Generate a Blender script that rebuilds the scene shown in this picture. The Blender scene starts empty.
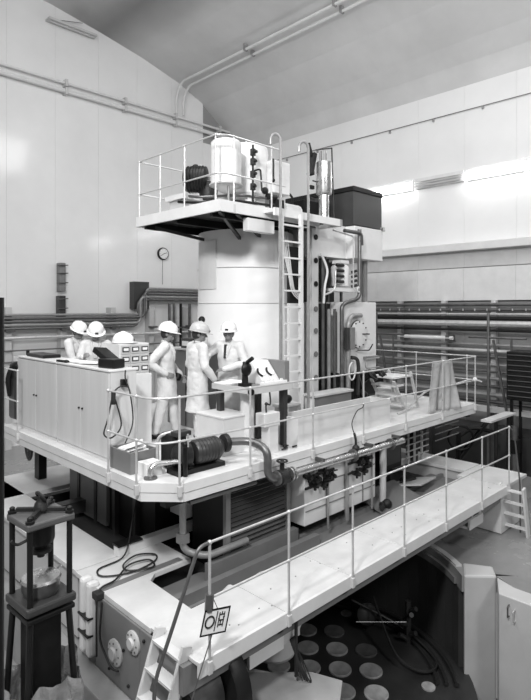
import bpy, bmesh, math, random
from mathutils import Vector, Matrix, Euler
random.seed(7)
PI = math.pi
SC = bpy.context.scene
COL = SC.collection

# ------------------------------------------------------------------ camera
# level camera (verticals stay parallel), eye 2 m above the main deck (deck top is z = 0)
cam_d = bpy.data.cameras.new('camera'); cam = bpy.data.objects.new('camera', cam_d); COL.objects.link(cam)
cam.location = (0, 0, 2.0)
FW = Vector((.702, .712, 0))
cam.rotation_euler = FW.to_track_quat('-Z', 'Y').to_euler()
cam_d.sensor_fit = 'HORIZONTAL'; cam_d.sensor_width = 36.0
cam_d.lens = 542.0/531.0*36.0
cam_d.shift_y = -41.0/531.0
cam_d.clip_end = 200
SC.camera = cam

# ------------------------------------------------------------------ world and big lights
SC.view_settings.view_transform = 'Standard'; SC.view_settings.look = 'None'
SC.view_settings.gamma = 1; SC.view_settings.use_curve_mapping = False
SC.view_settings.exposure = 0.16
wd = bpy.data.worlds.new('world'); SC.world = wd; wd.use_nodes = True
wd.node_tree.nodes['Background'].inputs[0].default_value = (.5, .5, .5, 1)
wd.node_tree.nodes['Background'].inputs[1].default_value = 0.45

def area(name, loc, target, size, power, sy=None):
    l = bpy.data.lights.new(name, 'AREA'); l.energy = power; l.shape = 'RECTANGLE'
    l.size = size; l.size_y = sy or size
    o = bpy.data.objects.new(name, l); COL.objects.link(o); o.location = loc
    o.rotation_euler = (Vector(target)-Vector(loc)).to_track_quat('-Z', 'Y').to_euler()
    return o
area('added_overhead_light', (1.5, 6.5, 10.6), (5.0, 8.0, 0), 3.0, 450, 6.0)  # unseen lamp added overhead for soft light from above
area('added_overhead_light', (9.0, 3.0, 10.2), (8.0, 7.0, 0), 5.0, 300, 3.0)  # second added overhead lamp, also out of view
area('added_front_key', (-1.5, 1.2, 6.8), (7.5, 8.0, 1.5), 1.0, 740)  # key lamp added out of view to brighten the vessel from the front
area('added_front_key', (4.0, -3.5, 6.5), (9.5, 6.5, 1.5), 1.6, 300)  # another front lamp added out of view

# ------------------------------------------------------------------ materials
MATS = {}
def mat(name, g, rough=.6, metal=0., var=.0, scale=4., bump=0., spec=.5, streak=0., coord='Object', emit=0.):
    if name in MATS: return MATS[name]
    m = bpy.data.materials.new(name); m.use_nodes = True
    nt = m.node_tree; N = nt.nodes; L = nt.links
    b = N['Principled BSDF']
    b.inputs['Base Color'].default_value = (g, g, g, 1)
    b.inputs['Roughness'].default_value = rough; b.inputs['Metallic'].default_value = metal
    b.inputs['Specular IOR Level'].default_value = spec
    if emit:
        b.inputs['Emission Color'].default_value = (1, 1, 1, 1); b.inputs['Emission Strength'].default_value = emit
    tc = N.new('ShaderNodeTexCoord')
    if var or bump:
        mp = N.new('ShaderNodeMapping'); L.new(tc.outputs[coord], mp.inputs[0])
        if streak: mp.inputs['Scale'].default_value = (1, 1, streak)
        n = N.new('ShaderNodeTexNoise'); n.inputs['Scale'].default_value = scale
        n.inputs['Detail'].default_value = 6; n.inputs['Roughness'].default_value = .6
        L.new(mp.outputs[0], n.inputs['Vector'])
        if var:
            mr = N.new('ShaderNodeMapRange'); mr.inputs[1].default_value = .3; mr.inputs[2].default_value = .7
            mr.inputs[3].default_value = g*(1-var); mr.inputs[4].default_value = min(g*(1+var), .95)
            L.new(n.outputs[0], mr.inputs[0]); L.new(mr.outputs[0], b.inputs['Base Color'])
            mr2 = N.new('ShaderNodeMapRange'); mr2.inputs[1].default_value = .3; mr2.inputs[2].default_value = .7
            mr2.inputs[3].default_value = max(rough-.08, .03); mr2.inputs[4].default_value = min(rough+.08, 1)
            L.new(n.outputs[0], mr2.inputs[0]); L.new(mr2.outputs[0], b.inputs['Roughness'])
        if bump:
            n2 = N.new('ShaderNodeTexNoise'); n2.inputs['Scale'].default_value = scale*6; n2.inputs['Detail'].default_value = 4
            L.new(tc.outputs[coord], n2.inputs['Vector'])
            bp = N.new('ShaderNodeBump'); bp.inputs['Strength'].default_value = bump; bp.inputs['Distance'].default_value = .02
            L.new(n2.outputs[0], bp.inputs['Height']); L.new(bp.outputs[0], b.inputs['Normal'])
    MATS[name] = m
    return m
WALL  = mat('wall_gloss_paint', .78, .16, var=.05, scale=.5, bump=.03)
WALLR = mat('wall_paint', .80, .42, var=.04, scale=.6)
WALLG = mat('grey_wall_paint', .30, .45, var=.12, scale=.8)
CEIL  = mat('ceiling_paint', .60, .45, var=.10, scale=.45)
WHITE = mat('white_enamel', .70, .42, var=.06, scale=3)
DECK  = mat('white_deck_paint', .64, .5, var=.10, scale=2.2, bump=.05)
GREYW = mat('pale_grey_paint', .55, .45, var=.07, scale=2.5)
VESS  = mat('vessel_white_paint', .84, .42, var=.04, scale=1.2)
CABW  = mat('pale_wood_veneer', .60, .5, var=.08, scale=7, streak=.08)
MID   = mat('mid_grey_paint', .19, .45, var=.10, scale=3)
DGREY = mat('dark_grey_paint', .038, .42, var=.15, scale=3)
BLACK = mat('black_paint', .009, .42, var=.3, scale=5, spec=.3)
SOOT  = mat('dark_machinery', .016, .5, .2, var=.4, scale=8, bump=.3)
STEEL = mat('bare_steel', .55, .28, .9, var=.12, scale=6)
DSTEEL= mat('dark_steel', .16, .38, .7, var=.2, scale=7)
TUBE  = mat('galvanised_tube', .62, .35, .45, var=.1, scale=10)
GTUBE = mat('grey_tube', .30, .4, .3, var=.15, scale=8)
FLOOR = mat('polished_dark_floor', .28, .25, var=.22, scale=.7)
FLOORL= mat('worn_floor', .28, .4, var=.25, scale=1.3, bump=.1)
CONC  = mat('painted_concrete', .52, .5, var=.09, scale=1.5, bump=.08)
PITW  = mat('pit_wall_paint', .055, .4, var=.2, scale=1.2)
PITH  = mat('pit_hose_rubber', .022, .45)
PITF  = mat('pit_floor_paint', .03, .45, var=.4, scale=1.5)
PLUG  = mat('channel_plug_steel', .42, .4, .1, var=.28, scale=6)
PRESS = mat('press_grey_paint', .085, .4, var=.15, scale=5)
PLUGD = mat('darker_plug_steel', .12, .45, .1, var=.3, scale=6)  # darker plug tone for back rows and right-hand columns
COAT  = mat('white_cotton', .66, .85, var=.05, scale=9, bump=.2)
TROU  = mat('pale_drill_cotton', .62, .85, var=.10, scale=8, bump=.2)
DTROU = mat('grey_trouser_cloth', .22, .85, var=.1, scale=8)
SKIN  = mat('skin', .22, .55, var=.08, scale=12)
HAIR  = mat('dark_hair', .02, .6)
HELM  = mat('white_helmet_shell', .85, .25)
HELMG = mat('pale_grey_helmet_shell', .5, .3)
RUBB  = mat('black_rubber', .02, .6)
CLOTH = mat('canvas_cloth', .45, .9, var=.15, scale=5, bump=.3)
PAPER = mat('paper', .82, .8)
PLAST = mat('plastic_sheet', .5, .2, var=.3, scale=7, bump=.4)
PLAST.node_tree.nodes['Principled BSDF'].inputs['Transmission Weight'].default_value = .5
TUBEL = mat('fluorescent_tube', .9, .4, emit=30)
TIE   = mat('dark_tie_cloth', .03, .8)

# ------------------------------------------------------------------ builders
WM = {}
def W(o): return WM.get(o.name, Matrix.Identity(4))
class B:
    def __init__(s): s.bm = bmesh.new(); s.sm = False
    def box(s, x0, x1, y0, y1, z0, z1):
        v = [s.bm.verts.new(p) for p in ((x0,y0,z0),(x1,y0,z0),(x1,y1,z0),(x0,y1,z0),(x0,y0,z1),(x1,y0,z1),(x1,y1,z1),(x0,y1,z1))]
        for f in ((3,2,1,0),(4,5,6,7),(0,1,5,4),(1,2,6,5),(2,3,7,6),(3,0,4,7)): s.bm.faces.new([v[i] for i in f])
        return s
    def obox(s, c, size, rot=(0,0,0)):
        M = Matrix.Translation(c) @ Euler(rot).to_matrix().to_4x4()
        hx, hy, hz = size[0]/2, size[1]/2, size[2]/2
        v = [s.bm.verts.new(M @ Vector(p)) for p in ((-hx,-hy,-hz),(hx,-hy,-hz),(hx,hy,-hz),(-hx,hy,-hz),(-hx,-hy,hz),(hx,-hy,hz),(hx,hy,hz),(-hx,hy,hz))]
        for f in ((3,2,1,0),(4,5,6,7),(0,1,5,4),(1,2,6,5),(2,3,7,6),(3,0,4,7)): s.bm.faces.new([v[i] for i in f])
        return s
    def bar(s, a, b, w, h=None, up=(0,0,1)):
        a = Vector(a); b = Vector(b); d = (b-a); u = Vector(up); 
        if abs(d.normalized().dot(u)) > .98: u = Vector((1,0,0))
        sd = d.cross(u).normalized(); up2 = sd.cross(d).normalized(); h = h or w
        v = []
        for p in (a, b):
            for i, j in ((-1,-1),(1,-1),(1,1),(-1,1)): v.append(s.bm.verts.new(p + sd*w/2*i + up2*h/2*j))
        for f in ((0,1,2,3),(7,6,5,4),(0,4,5,1),(1,5,6,2),(2,6,7,3),(3,7,4,0)): s.bm.faces.new([v[i] for i in f])
        return s
    def tube(s, pts, r, seg=8, closed=False, cap=True):
        s.sm = True
        pts = [Vector(p) for p in pts]; n = len(pts)
        rs = r if isinstance(r, (list, tuple)) else [r]*n
        rings = []; prev = None
        for i, p in enumerate(pts):
            if closed: t = (pts[(i+1) % n]-pts[i-1])
            else: t = (pts[min(i+1, n-1)]-pts[max(i-1, 0)])
            t.normalize()
            if prev is None:
                u = Vector((0,0,1)) if abs(t.z) < .9 else Vector((1,0,0))
                a = t.cross(u).normalized()
            else:
                a = (prev - t*prev.dot(t)).normalized()
            prev = a; b = t.cross(a)
            rings.append([s.bm.verts.new(p + (a*math.cos(2*PI*k/seg)+b*math.sin(2*PI*k/seg))*rs[i]) for k in range(seg)])
        m = n if closed else n-1
        for i in range(m):
            A = rings[i]; C = rings[(i+1) % n]
            for k in range(seg): s.bm.faces.new((A[k], A[(k+1) % seg], C[(k+1) % seg], C[k]))
        if not closed and cap:
            s.bm.faces.new(rings[0][::-1]); s.bm.faces.new(rings[-1])
        return s
    def cyl(s, a, b, r, r2=None, seg=16): return s.tube([a, b], [r, r if r2 is None else r2], seg)
    def ring(s, c, axis, R, r, seg=24, ts=6, a0=0, a1=2*PI, sx=1):
        ax = Vector(axis).normalized(); u = Vector((0,0,1)) if abs(ax.z) < .9 else Vector((1,0,0))
        a = ax.cross(u).normalized(); b = ax.cross(a); c = Vector(c)
        full = abs(a1-a0) > 6.28
        pts = [c + a*R*sx*math.cos(a0+(a1-a0)*k/seg) + b*R*math.sin(a0+(a1-a0)*k/seg) for k in range(seg if full else seg+1)]
        return s.tube(pts, r, ts, closed=full)
    def prism(s, poly, z0, z1):
        a = [s.bm.verts.new((x, y, z0)) for x, y in poly]; b = [s.bm.verts.new((x, y, z1)) for x, y in poly]
        n = len(poly)
        for i in range(n): s.bm.faces.new((a[i], a[(i+1) % n], b[(i+1) % n], b[i]))
        s.bm.faces.new(a[::-1]); s.bm.faces.new(b); return s
    def lathe(s, c, prof, seg=24, axis=(0,0,1), sx=1., sy=1.):
        s.sm = True
        q = Vector(axis).to_track_quat('Z', 'Y'); c = Vector(c); rings = []
        for r, z in prof:
            rings.append([s.bm.verts.new(c + q @ Vector((sx*max(r,1e-4)*math.cos(2*PI*k/seg), sy*max(r,1e-4)*math.sin(2*PI*k/seg), z))) for k in range(seg)])
        for A, C in zip(rings, rings[1:]):
            for k in range(seg): s.bm.faces.new((A[k], A[(k+1) % seg], C[(k+1) % seg], C[k]))
        s.bm.faces.new(rings[0][::-1]); s.bm.faces.new(rings[-1]); return s
    def ball(s, c, r, seg=12, rot=None):
        s.sm = True
        rr = r if isinstance(r, (list, tuple)) else (r, r, r)
        M = Matrix.Translation(c)
        if rot: M = M @ Euler(rot).to_matrix().to_4x4()
        M = M @ Matrix.Diagonal((*rr, 1))
        bmesh.ops.create_uvsphere(s.bm, u_segments=seg, v_segments=max(6, seg*2//3), radius=1, matrix=M); return s
    def xf(s, M): bmesh.ops.transform(s.bm, matrix=M, verts=s.bm.verts); return s
    def build(s, name, m, parent=None, label=None, cat=None, group=None, kind=None, bevel=0, origin=None, local=False, smooth=None, mods=None):
        bmesh.ops.recalc_face_normals(s.bm, faces=s.bm.faces)
        me = bpy.data.meshes.new(name)
        if parent is not None: PW = W(parent)
        elif origin is not None: PW = Matrix.Translation(origin)
        else:
            zs = [v.co for v in s.bm.verts]
            lo = Vector([min(c[i] for c in zs) for i in range(3)]); hi = Vector([max(c[i] for c in zs) for i in range(3)])
            PW = Matrix.Translation(((lo.x+hi.x)/2, (lo.y+hi.y)/2, lo.z))
        if not local: bmesh.ops.transform(s.bm, matrix=PW.inverted(), verts=s.bm.verts)
        s.bm.to_mesh(me); s.bm.free()
        sm = s.sm if smooth is None else smooth
        if sm:
            for p in me.polygons: p.use_smooth = True
            try: me.set_sharp_from_angle(angle=math.radians(40))
            except Exception: pass
        o = bpy.data.objects.new(name, me); COL.objects.link(o)
        me.materials.append(m)
        if parent is not None: o.parent = parent
        else: o.matrix_world = PW
        WM[o.name] = PW
        if bevel:
            bv = o.modifiers.new('bevel', 'BEVEL'); bv.width = bevel; bv.segments = 2; bv.limit_method = 'ANGLE'
        if mods: mods(o)
        if label: o['label'] = label
        if cat: o['category'] = cat
        if group: o['group'] = group
        if kind: o['kind'] = kind
        return o
def thing(name, label, cat, loc, group=None, rz=0):
    o = bpy.data.objects.new(name, None); COL.objects.link(o)
    o.empty_display_size = .1; o.location = loc; o.rotation_euler = (0,0,rz)
    WM[o.name] = Matrix.Translation(loc) @ Matrix.Rotation(rz, 4, 'Z')
    o['label'] = label; o['category'] = cat
    if group: o['group'] = group
    return o
def rounded(pts, r=.06, n=5):
    pts = [Vector(p) for p in pts]; out = [pts[0]]
    for i in range(1, len(pts)-1):
        p = pts[i]; a = (pts[i-1]-p); b = (pts[i+1]-p)
        ra = min(r, a.length*.49, b.length*.49); A = p+a.normalized()*ra; C = p+b.normalized()*ra
        for k in range(n+1):
            t = k/n; out.append(A*(1-t)**2 + p*2*t*(1-t) + C*t*t)
    out.append(pts[-1]); return out

# ================================================================== THE SETTING
STR = 'structure'
# ---- walls
B().box(-6, 15.2, 16.86, 17.1, -2.4, 12.2).build('wall_left', WALLG, kind=STR)
WL = bpy.data.objects['wall_left']
for k in range(14):
    x0 = -4.46 + 1.467*k - .0
    x0 = 5.80 + 1.467*(k-7)
    x1 = x0+1.467
    if x0 > 15: break
    x1 = min(x1, 15.0)
    zt = 8.5 if x1 > 14.2 else 12.1
    B().box(x0+.002, x1-.002, 16.80, 16.87, -2.1, zt).build('panel', WALL, WL)
B().box(15.06, 15.3, -8, 17.1, -4, 8.45).build('wall_right', WALLG, kind=STR)
WR = bpy.data.objects['wall_right']
k = 0
for k in range(14):
    y1 = 16.82-.98 - 1.46*(k-1); y0 = y1-1.46
    y1 = min(y1, 16.8)
    if y0 < -4: break
    B().box(15.0, 15.07, y0+.002, y1-.002, 3.9, 8.4).build('panel', WALLR, WR)
    B().box(15.0, 15.07, y0+.002, y1-.002, 3.2, 3.66).build('panel', GREYW, WR)
    B().box(14.93, 15.07, y0+.002, y1-.002, 2.24, 3.17).build('panel', WHITE, WR, bevel=.008)
    B().box(15.0, 15.07, y0+.002, y1-.002, -2.1, 2.2).build('panel', WALLG, WR, bevel=.004)
B().box(14.72, 15.0, -8, 16.8, 3.66, 3.86).build('trim_1', WHITE, kind=STR, bevel=.01)
# ---- vaulted ceiling
prof = [(15.25,8.2),(15.0,8.4),(14.65,8.9),(14.2,9.3),(13.2,9.98),(11.95,10.5),(10.4,10.93),(8.82,11.25),(7.1,11.55),(5,11.75),(3,11.75),(0,11.4),(-3,10.6),(-6,9.2)]
bb = B()
for (xa,za),(xb,zb) in zip(prof, prof[1:]):
    v = [bb.bm.verts.new(p) for p in ((xa,-8,za),(xb,-8,zb),(xb,17.1,zb),(xa,17.1,za),(xa,-8,za+.3),(xb,-8,zb+.3),(xb,17.1,zb+.3),(xa,17.1,za+.3))]
    for f in ((3,2,1,0),(4,5,6,7),(0,1,5,4),(1,2,6,5),(2,3,7,6),(3,0,4,7)): bb.bm.faces.new([v[i] for i in f])
bmesh.ops.remove_doubles(bb.bm, verts=bb.bm.verts, dist=.001)
bb.build('ceiling', CEIL, kind=STR, smooth=True)
# ---- floor with the round pit mouth
PC = (6.35, 5.5); PR = 2.36
def arc(R, a0, a1, n, c=PC): return [(c[0]+R*math.cos(a0+(a1-a0)*i/n), c[1]+R*math.sin(a0+(a1-a0)*i/n)) for i in range(n+1)]
a_r = math.atan2(3.80-PC[1], 8.02-PC[0]); a_l = math.atan2(3.72-PC[1], 4.6-PC[0])
a_l = a_l % (2*PI)
arcp = arc(PR, a_r, a_l, 48)
bb = B()
outer = []
for (x, y) in arcp:           # quad strip from the arc to the slab outline
    outer.append((x, y))
def edge_pt(x, y):
    dx, dy = x-PC[0], y-PC[1]; ts = []
    if dx > 0: ts.append((15.05-PC[0])/dx)
    if dx < 0: ts.append((2.95-PC[0])/dx)
    if dy > 0: ts.append((16.85-PC[1])/dy)
    if dy < 0: ts.append((3.2-PC[1])/dy if dx > 0 else (3.72-PC[1])/dy)
    t = min(ts); return (PC[0]+dx*t, PC[1]+dy*t)
oe = [edge_pt(*p) for p in arcp]
corners = [(15.05, 16.85), (2.95, 16.85), (2.95, 3.72)]
def quad(b, p, z0, z1):
    b.prism(p, z0, z1)
for i in range(len(arcp)-1):
    a, b_, c, d = arcp[i], arcp[i+1], oe[i+1], oe[i]
    poly = [a, d]
    for cx, cy in corners:
        an = math.atan2(cy-PC[1], cx-PC[0]); a1 = math.atan2(d[1]-PC[1], d[0]-PC[0]); a2 = math.atan2(c[1]-PC[1], c[0]-PC[0])
        a2 = a2 if a2 >= a1 else a2+2*PI; an = an if an >= a1 else an+2*PI
        if a1 < an < a2: poly.append((cx, cy))
    poly += [c, b_]
    bb.prism(poly, -2.35, -2.1)
# strip of floor to the right of the pilaster, towards the camera
bb.prism([(7.9,3.2),(oe[0][0],oe[0][1]),(15.05,3.2),(15.05,-6),(7.9,-6)] if False else [(8.2,-6),(15.05,-6),(15.05,3.2),(8.6,3.2),(8.4,3.5),(8.2,3.1)], -2.35, -2.1)
bb.build('floor', FLOOR, kind=STR)
# left and near floor, one level lower, and the pit bottom
B().box(-6, 2.75, -6, 16.85, -3.0, -2.75).build('floor', FLOORL, kind=STR)
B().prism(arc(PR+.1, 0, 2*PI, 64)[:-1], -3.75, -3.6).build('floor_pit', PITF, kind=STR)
B().box(2.5, 9.8, -6, 9, -5.1, -5.0).build('floor_trench', PITW, kind=STR)
# kerb along the left run
B().box(2.72, 2.97, 3.4, 16.8, -2.75, -2.06).build('trim_2', FLOORL, kind=STR, bevel=.02)
# pit wall: an open cylinder shell with two stepped rims
def shell(R0, R1, z0, z1, a0, a1, n=48):
    b = B(); i0 = arc(R0, a0, a1, n); i1 = arc(R1, a0, a1, n)
    for i in range(n): b.prism([i0[i], i1[i], i1[i+1], i0[i+1]], z0, z1)
    bmesh.ops.remove_doubles(b.bm, verts=b.bm.verts, dist=.0005)
    return b
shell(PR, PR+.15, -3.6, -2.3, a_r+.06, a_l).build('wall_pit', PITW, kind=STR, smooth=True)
shell(PR-.05, PR+.05, -2.32, -2.22, a_r+.08, a_l).build('trim_3', MID, kind=STR, smooth=True)
shell(PR+.02, PR+.12, -2.12, -2.07, a_r+.12, a_l-.05).build('trim_4', GREYW, kind=STR, smooth=True)
# light painted jamb and side wall of the pit opening
bb = B().prism([(8.0,3.78),(8.34,3.42),(8.62,3.6),(8.40,3.99)], -5.0, -2.085)
bb.build('wall_jamb', CONC, kind=STR, bevel=.03)
B().prism([(7.87,-6),(8.2,-6),(8.2,3.1),(8.33,3.41),(7.87,3.2)], -5.0, -2.095).build('wall_side', CONC, kind=STR, bevel=.012)
B().box(2.75, 4.45, 3.62, 3.82, -3.6, -2.12).build('wall_ledge', CONC, kind=STR)
B().prism([(2.97,3.3),(4.25,3.3),(4.75,3.62),(4.62,3.95),(4.1,4.45),(2.97,4.45)], -2.1, -2.05).build('trim_5', FLOORL, kind=STR, bevel=.01)
# wall step-iron on the side wall
t = thing('step_iron', 'small double wall bracket on the pale side wall at right of the pit', 'bracket', (7.85, 3.0, -2.3))
B().tube(rounded([(7.87,3.05,-2.2),(7.8,3.05,-2.2),(7.8,3.05,-2.36),(7.87,3.05,-2.36)],.02), .009, 6).build('rung', DSTEEL, t)
B().tube(rounded([(7.87,2.97,-2.24),(7.8,2.97,-2.24),(7.8,2.97,-2.4),(7.87,2.97,-2.4)],.02), .009, 6).build('rung', TUBE, t)

# ================================================================== WALL FITTINGS
def pipe_thing(name, pts, r, m, label, cat='pipe', group=None, seg=8, clips=None, rad=.15):
    t = thing(name, label, cat, pts[0], group)
    B().tube(rounded(pts, rad), r, seg).build('tube', m, t)
    for c in (clips or []):
        B().obox(c, (r*3.2, .06, r*3.6) if name != 'ceiling_pipe' else (.1,.06,.16)).build('clip', GTUBE, t)
    return t
# twin pipes high on the left wall
for j, (z, r, lab) in enumerate(((9.15,.045,'thin upper white pipe running high along the left wall'),(8.90,.075,'thick lower white pipe running high along the left wall'))):
    t = thing('wall_pipe', lab, 'pipe', (8, 16.6, z))
    B().tube([(-5,16.66,z+.0),(14.9,16.66,z)], r, 8).build('tube', WHITE, t)
    for k in range(7):
        B().box(1.2+2.1*k, 1.28+2.1*k, 16.56, 16.8, z-.12, z+.1).build('clip', GREYW, t)
# ceiling conduits dropping down the left wall
for dx_, lab in ((0,'left ceiling conduit bending down the far wall'),(.32,'right ceiling conduit bending down the far wall')):
    x = 11.75+dx_
    t = thing('ceiling_pipe', lab, 'pipe', (x, 10, 10.2))
    B().tube(rounded([(x,-6,10.33-dx_*.2),(x,16.3,10.33-dx_*.2),(x,16.62,9.9),(x,16.62,9.25)], .3), .04, 8).build('tube', WHITE, t)
    for y in (2.0, 5.6, 9.2, 12.8):
        B().box(x-.08, x+.08, y, y+.06, 10.28-dx_*.2, 10.5-dx_*.3).build('clip', GTUBE, t)
# unlit luminaire top left
t = thing('strip_luminaire', 'unlit strip light fitting high at the top left of the far wall', 'light', (7.6, 16.6, 11.0))
B().box(6.95, 8.55, 16.5, 16.8, 10.93, 11.0).build('housing', GREYW, t, bevel=.01)
B().tube([(7.02,16.6,10.9),(8.48,16.6,10.9)], .02, 6).build('lamp_tube', GREYW, t)
B().tube([(7.1,16.65,11.0),(8.1,16.65,11.25)], .012, 5).build('stay', DSTEEL, t)
# fluorescent luminaires on the right wall
for n, (y1, lit, lab) in enumerate(((11.9,1,'far lit strip light half hidden behind the black box'),(10.25,1,'lit wall strip light just right of the black box'),(8.62,0,'unlit strip light between two lit ones on the right wall'),
        (6.98,1,'lit wall strip light right of the unlit one'),(5.34,1,'nearest lit wall strip light at right frame edge'))):
    t = thing('strip_luminaire', lab, 'light', (14.9, y1-.8, 5.8), 'strip lights along the right wall')
    B().box(14.86, 15.0, y1-1.58, y1, 5.86, 5.96).build('housing', WHITE, t)
    for z in (5.80, 5.72):
        B().tube([(14.84,y1-1.55,z),(14.84,y1-.03,z)], .02, 8).build('lamp_tube', TUBEL if lit else GREYW, t)
    B().box(14.93, 15.0, y1-1.56, y1-.02, 5.66, 5.86).build('reflector', WHITE if lit else GREYW, t)
# thin cable high on the right wall
t = thing('wall_cable', 'thin cable strung high along the right wall above the strip lights', 'cable', (14.97, 8, 7.7))
B().tube([(14.96, -5, 7.62),(14.96, 16.7, 7.74)], .012, 5).build('cable', DSTEEL, t)
for k in range(9): B().box(14.94,15.0, 2+1.5*k, 2.05+1.5*k, 7.6, 7.68).build('clip', GTUBE, t)
# clock
t = thing('wall_clock', 'round white dial clock in a dark rim on the far wall', 'clock', (9.95+1.0, 16.7, 3.9))
cx = 11.25
B().lathe((cx,16.8,4.02), [(.01,0),(.22,0),(.23,.05),(.22,.1),(.20,.11),(.19,.09)], 28, (0,-1,0)).build('rim', BLACK, t)
B().lathe((cx,16.70,4.02), [(.19,0),(.19,.006)], 28, (0,-1,0)).build('dial', PAPER, t, smooth=False)
B().bar((cx,16.68,4.02),(cx+.12,16.68,4.06),.018,.006,(0,1,0)).bar((cx+.02,16.68,4.03),(cx-.12,16.68,3.94),.014,.006,(0,1,0)).build('hand', BLACK, t)
bb = B()
for k in range(12):
    a = k*PI/6; bb.bar((cx+.15*math.sin(a),16.69,4.02+.15*math.cos(a)),(cx+.175*math.sin(a),16.69,4.02+.175*math.cos(a)),.012,.004,(0,1,0))
bb.build('hour_mark', BLACK, t)
B().tube([(cx,16.78,3.8),(cx,16.78,2.9)], .012, 5).build('conduit', DSTEEL, t)
# pipe bundle on left wall
t = thing('pipe_bundle', 'lagged bundle of dark pipes running along the far wall and stepping up beside the vessel', 'pipe', (8, 16.5, 1.6))
for j in range(5):
    z = 1.42+.10*j; yy = 16.42-.03*(j % 2)
    x1 = 10.0+.08*j; zt = 2.32+.10*j
    B().tube(rounded([(-3,yy,z),(x1,yy,z),(x1,yy,zt),(14.9,yy,zt)], .22), .05 if j % 2 else .042, 8).build('tube', DSTEEL if j in (0,2,3) else GTUBE, t)
B().box(9.9, 10.5, 16.5, 16.8, 2.0, 2.95).build('backing', DGREY, t)
# stanchions and rails under it
for j, x in enumerate((5.75, 7.4, 9.1, 10.6, 12.2)):
    t = thing('wall_stanchion', 'pale upright pipe channel on the far wall, '+('at the left frame edge','under the dark wall bracket','behind the two bowed men','beside the stepped-up pipe bundle','behind the standing men')[j], 'bracket', (x,16.6,-2.1), 'pipe stanchions along the far wall')
    B().box(x-.09, x+.09, 16.48, 16.8, -2.1, 2.05 if j != 1 else 1.5).build('channel', GREYW, t)
    B().box(x-.13, x+.13, 16.3, 16.5, 1.34, 1.40).build('bracket_arm', DSTEEL, t)
for z, r, m_, lab in ((1.15,.05,TUBE,'bright handrail pipe on the far wall under the dark bundle'),(.78,.022,DSTEEL,'upper thin dark pipe low on the far wall'),(.45,.022,DSTEEL,'lower thin dark pipe low on the far wall'),(-.1,.03,GTUBE,'lowest grey pipe on the far wall')):
    t = thing('wall_pipe', lab, 'pipe', (6,16.4,z))
    B().tube([(-4,16.4,z),(14.9,16.4,z)], r, 8).build('tube', m_, t)
# dark bracket column on left wall
t = thing('wall_bracket', 'dark ragged upright bracket on the far wall left of the men', 'bracket', (7.4,16.6,1.9))
B().box(7.3,7.5,16.55,16.8,2.55,3.45).build('upper_block', MID, t, bevel=.02)
B().box(7.28,7.5,16.55,16.8,1.75,2.42).build('lower_block', DGREY, t, bevel=.02)
for z in (2.0,2.3,2.8,3.1,3.35): B().tube([(7.2,16.5,z),(7.55,16.5,z+.03)], .018, 6).build('bolt', DSTEEL, t)
# vertical dark pipes near (300 px) behind men
for x, m_, nn in ((11.25,DSTEEL,'leftmost of four'),(11.45,DSTEEL,'second from left of four'),(11.75,BLACK,'third from left of four'),(12.15,DSTEEL,'rightmost of four')):
    t = thing('riser_pipe', 'dark upright pipe on the far wall behind the helmeted men, '+nn, 'pipe', (x,16.5,-2.1), 'upright pipes behind the men')
    B().tube([(x,16.35,-2.1),(x,16.35,2.2)], .05, 8).build('tube', m_, t)
    for z in (.5,1.3): B().box(x-.09,x+.09,16.3,16.8,z,z+.05).build('clip', DSTEEL, t)

# ---- pipe rack along the right wall
rack = [(2.12,.045,DSTEEL,14.75),(1.98,.05,DSTEEL,14.75),(1.86,.03,TUBE,14.7),(1.74,.06,BLACK,14.7),(1.60,.085,TUBE,14.6),(1.42,.035,BLACK,14.6),(1.02,.04,GTUBE,14.7),(.86,.05,TUBE,14.7),
        (.70,.04,DSTEEL,14.7),(.48,.04,GTUBE,14.7),(.30,.03,DSTEEL,14.7),(.12,.05,GTUBE,14.6),(-.1,.04,DSTEEL,14.7),(-.3,.06,GTUBE,14.5),(-.5,.05,DSTEEL,14.6)]
t = thing('pipe_rack', 'dense rack of horizontal service pipes along the right wall', 'pipes', (14.6, 8, -2.1))
for z, r, m_, x in rack:
    B().tube([(x,-5,z),(x,16.5,z)], r, 8).build('tube', m_, t)
for k in range(12):
    y = 2.0+1.46*k-.3
    B().box(14.78,14.92,y,y+.14,-2.1,2.24).build('upright', GREYW, t)
for k in range(40):
    y = 2.2+.34*k
    B().box(14.68,14.72,y,y+.025,1.95,2.01).build('pipe_clip', TUBE, t)
B().tube(rounded([(14.45,8.9,1.18),(14.45,7.15,1.18)],.1), .055, 8).build('short_pipe', WHITE, t)
for y in (8.75,7.3): B().box(14.4,14.75,y-.06,y+.06,1.08,1.25).build('hanger', DSTEEL, t)
# scaffold frames before the rack
def scaff(y, lab, x=13.2):
    t = thing('scaffold', lab, 'frame', (x, y, -2.1))
    B().tube([(x,y,-2.1),(x,y,1.9)], .035, 8).build('post', DSTEEL, t)
    B().bar((x,y-.12,1.25),(x,y-.75,-2.1),.05).build('brace', DSTEEL, t)
    B().tube([(x,y+.5,1.30),(x,y-.9,1.30)], .03, 6).build('arm', DSTEEL, t)
    B().tube([(x,y-.55,1.30),(x,y-.6,-2.1)], .03, 6).build('post', DSTEEL, t)
scaff(5.62, 'dark tube frame with leaning brace in front of the right pipe rack')
scaff(8.85, 'dark tube frame beyond the steps, behind the machine', 13.2)
# dark low beam zone
B().box(13.9, 14.9, -5, 16.7, -2.1, -1.15).build('trim_6', DGREY, kind=STR)
t = thing('floor_trunking', 'long pale cable trunking laid on the low dark ledge by the right wall', 'trunking', (13.8,6,-.75))
B().box(13.7,13.95,-3,8.4,-.62,-.5).build('cover', GREYW, t)
for k in range(6): B().box(13.75,13.9,-1.5+1.8*k,-1.4+1.8*k,-2.1,-.62).build('foot', DSTEEL, t)
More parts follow.
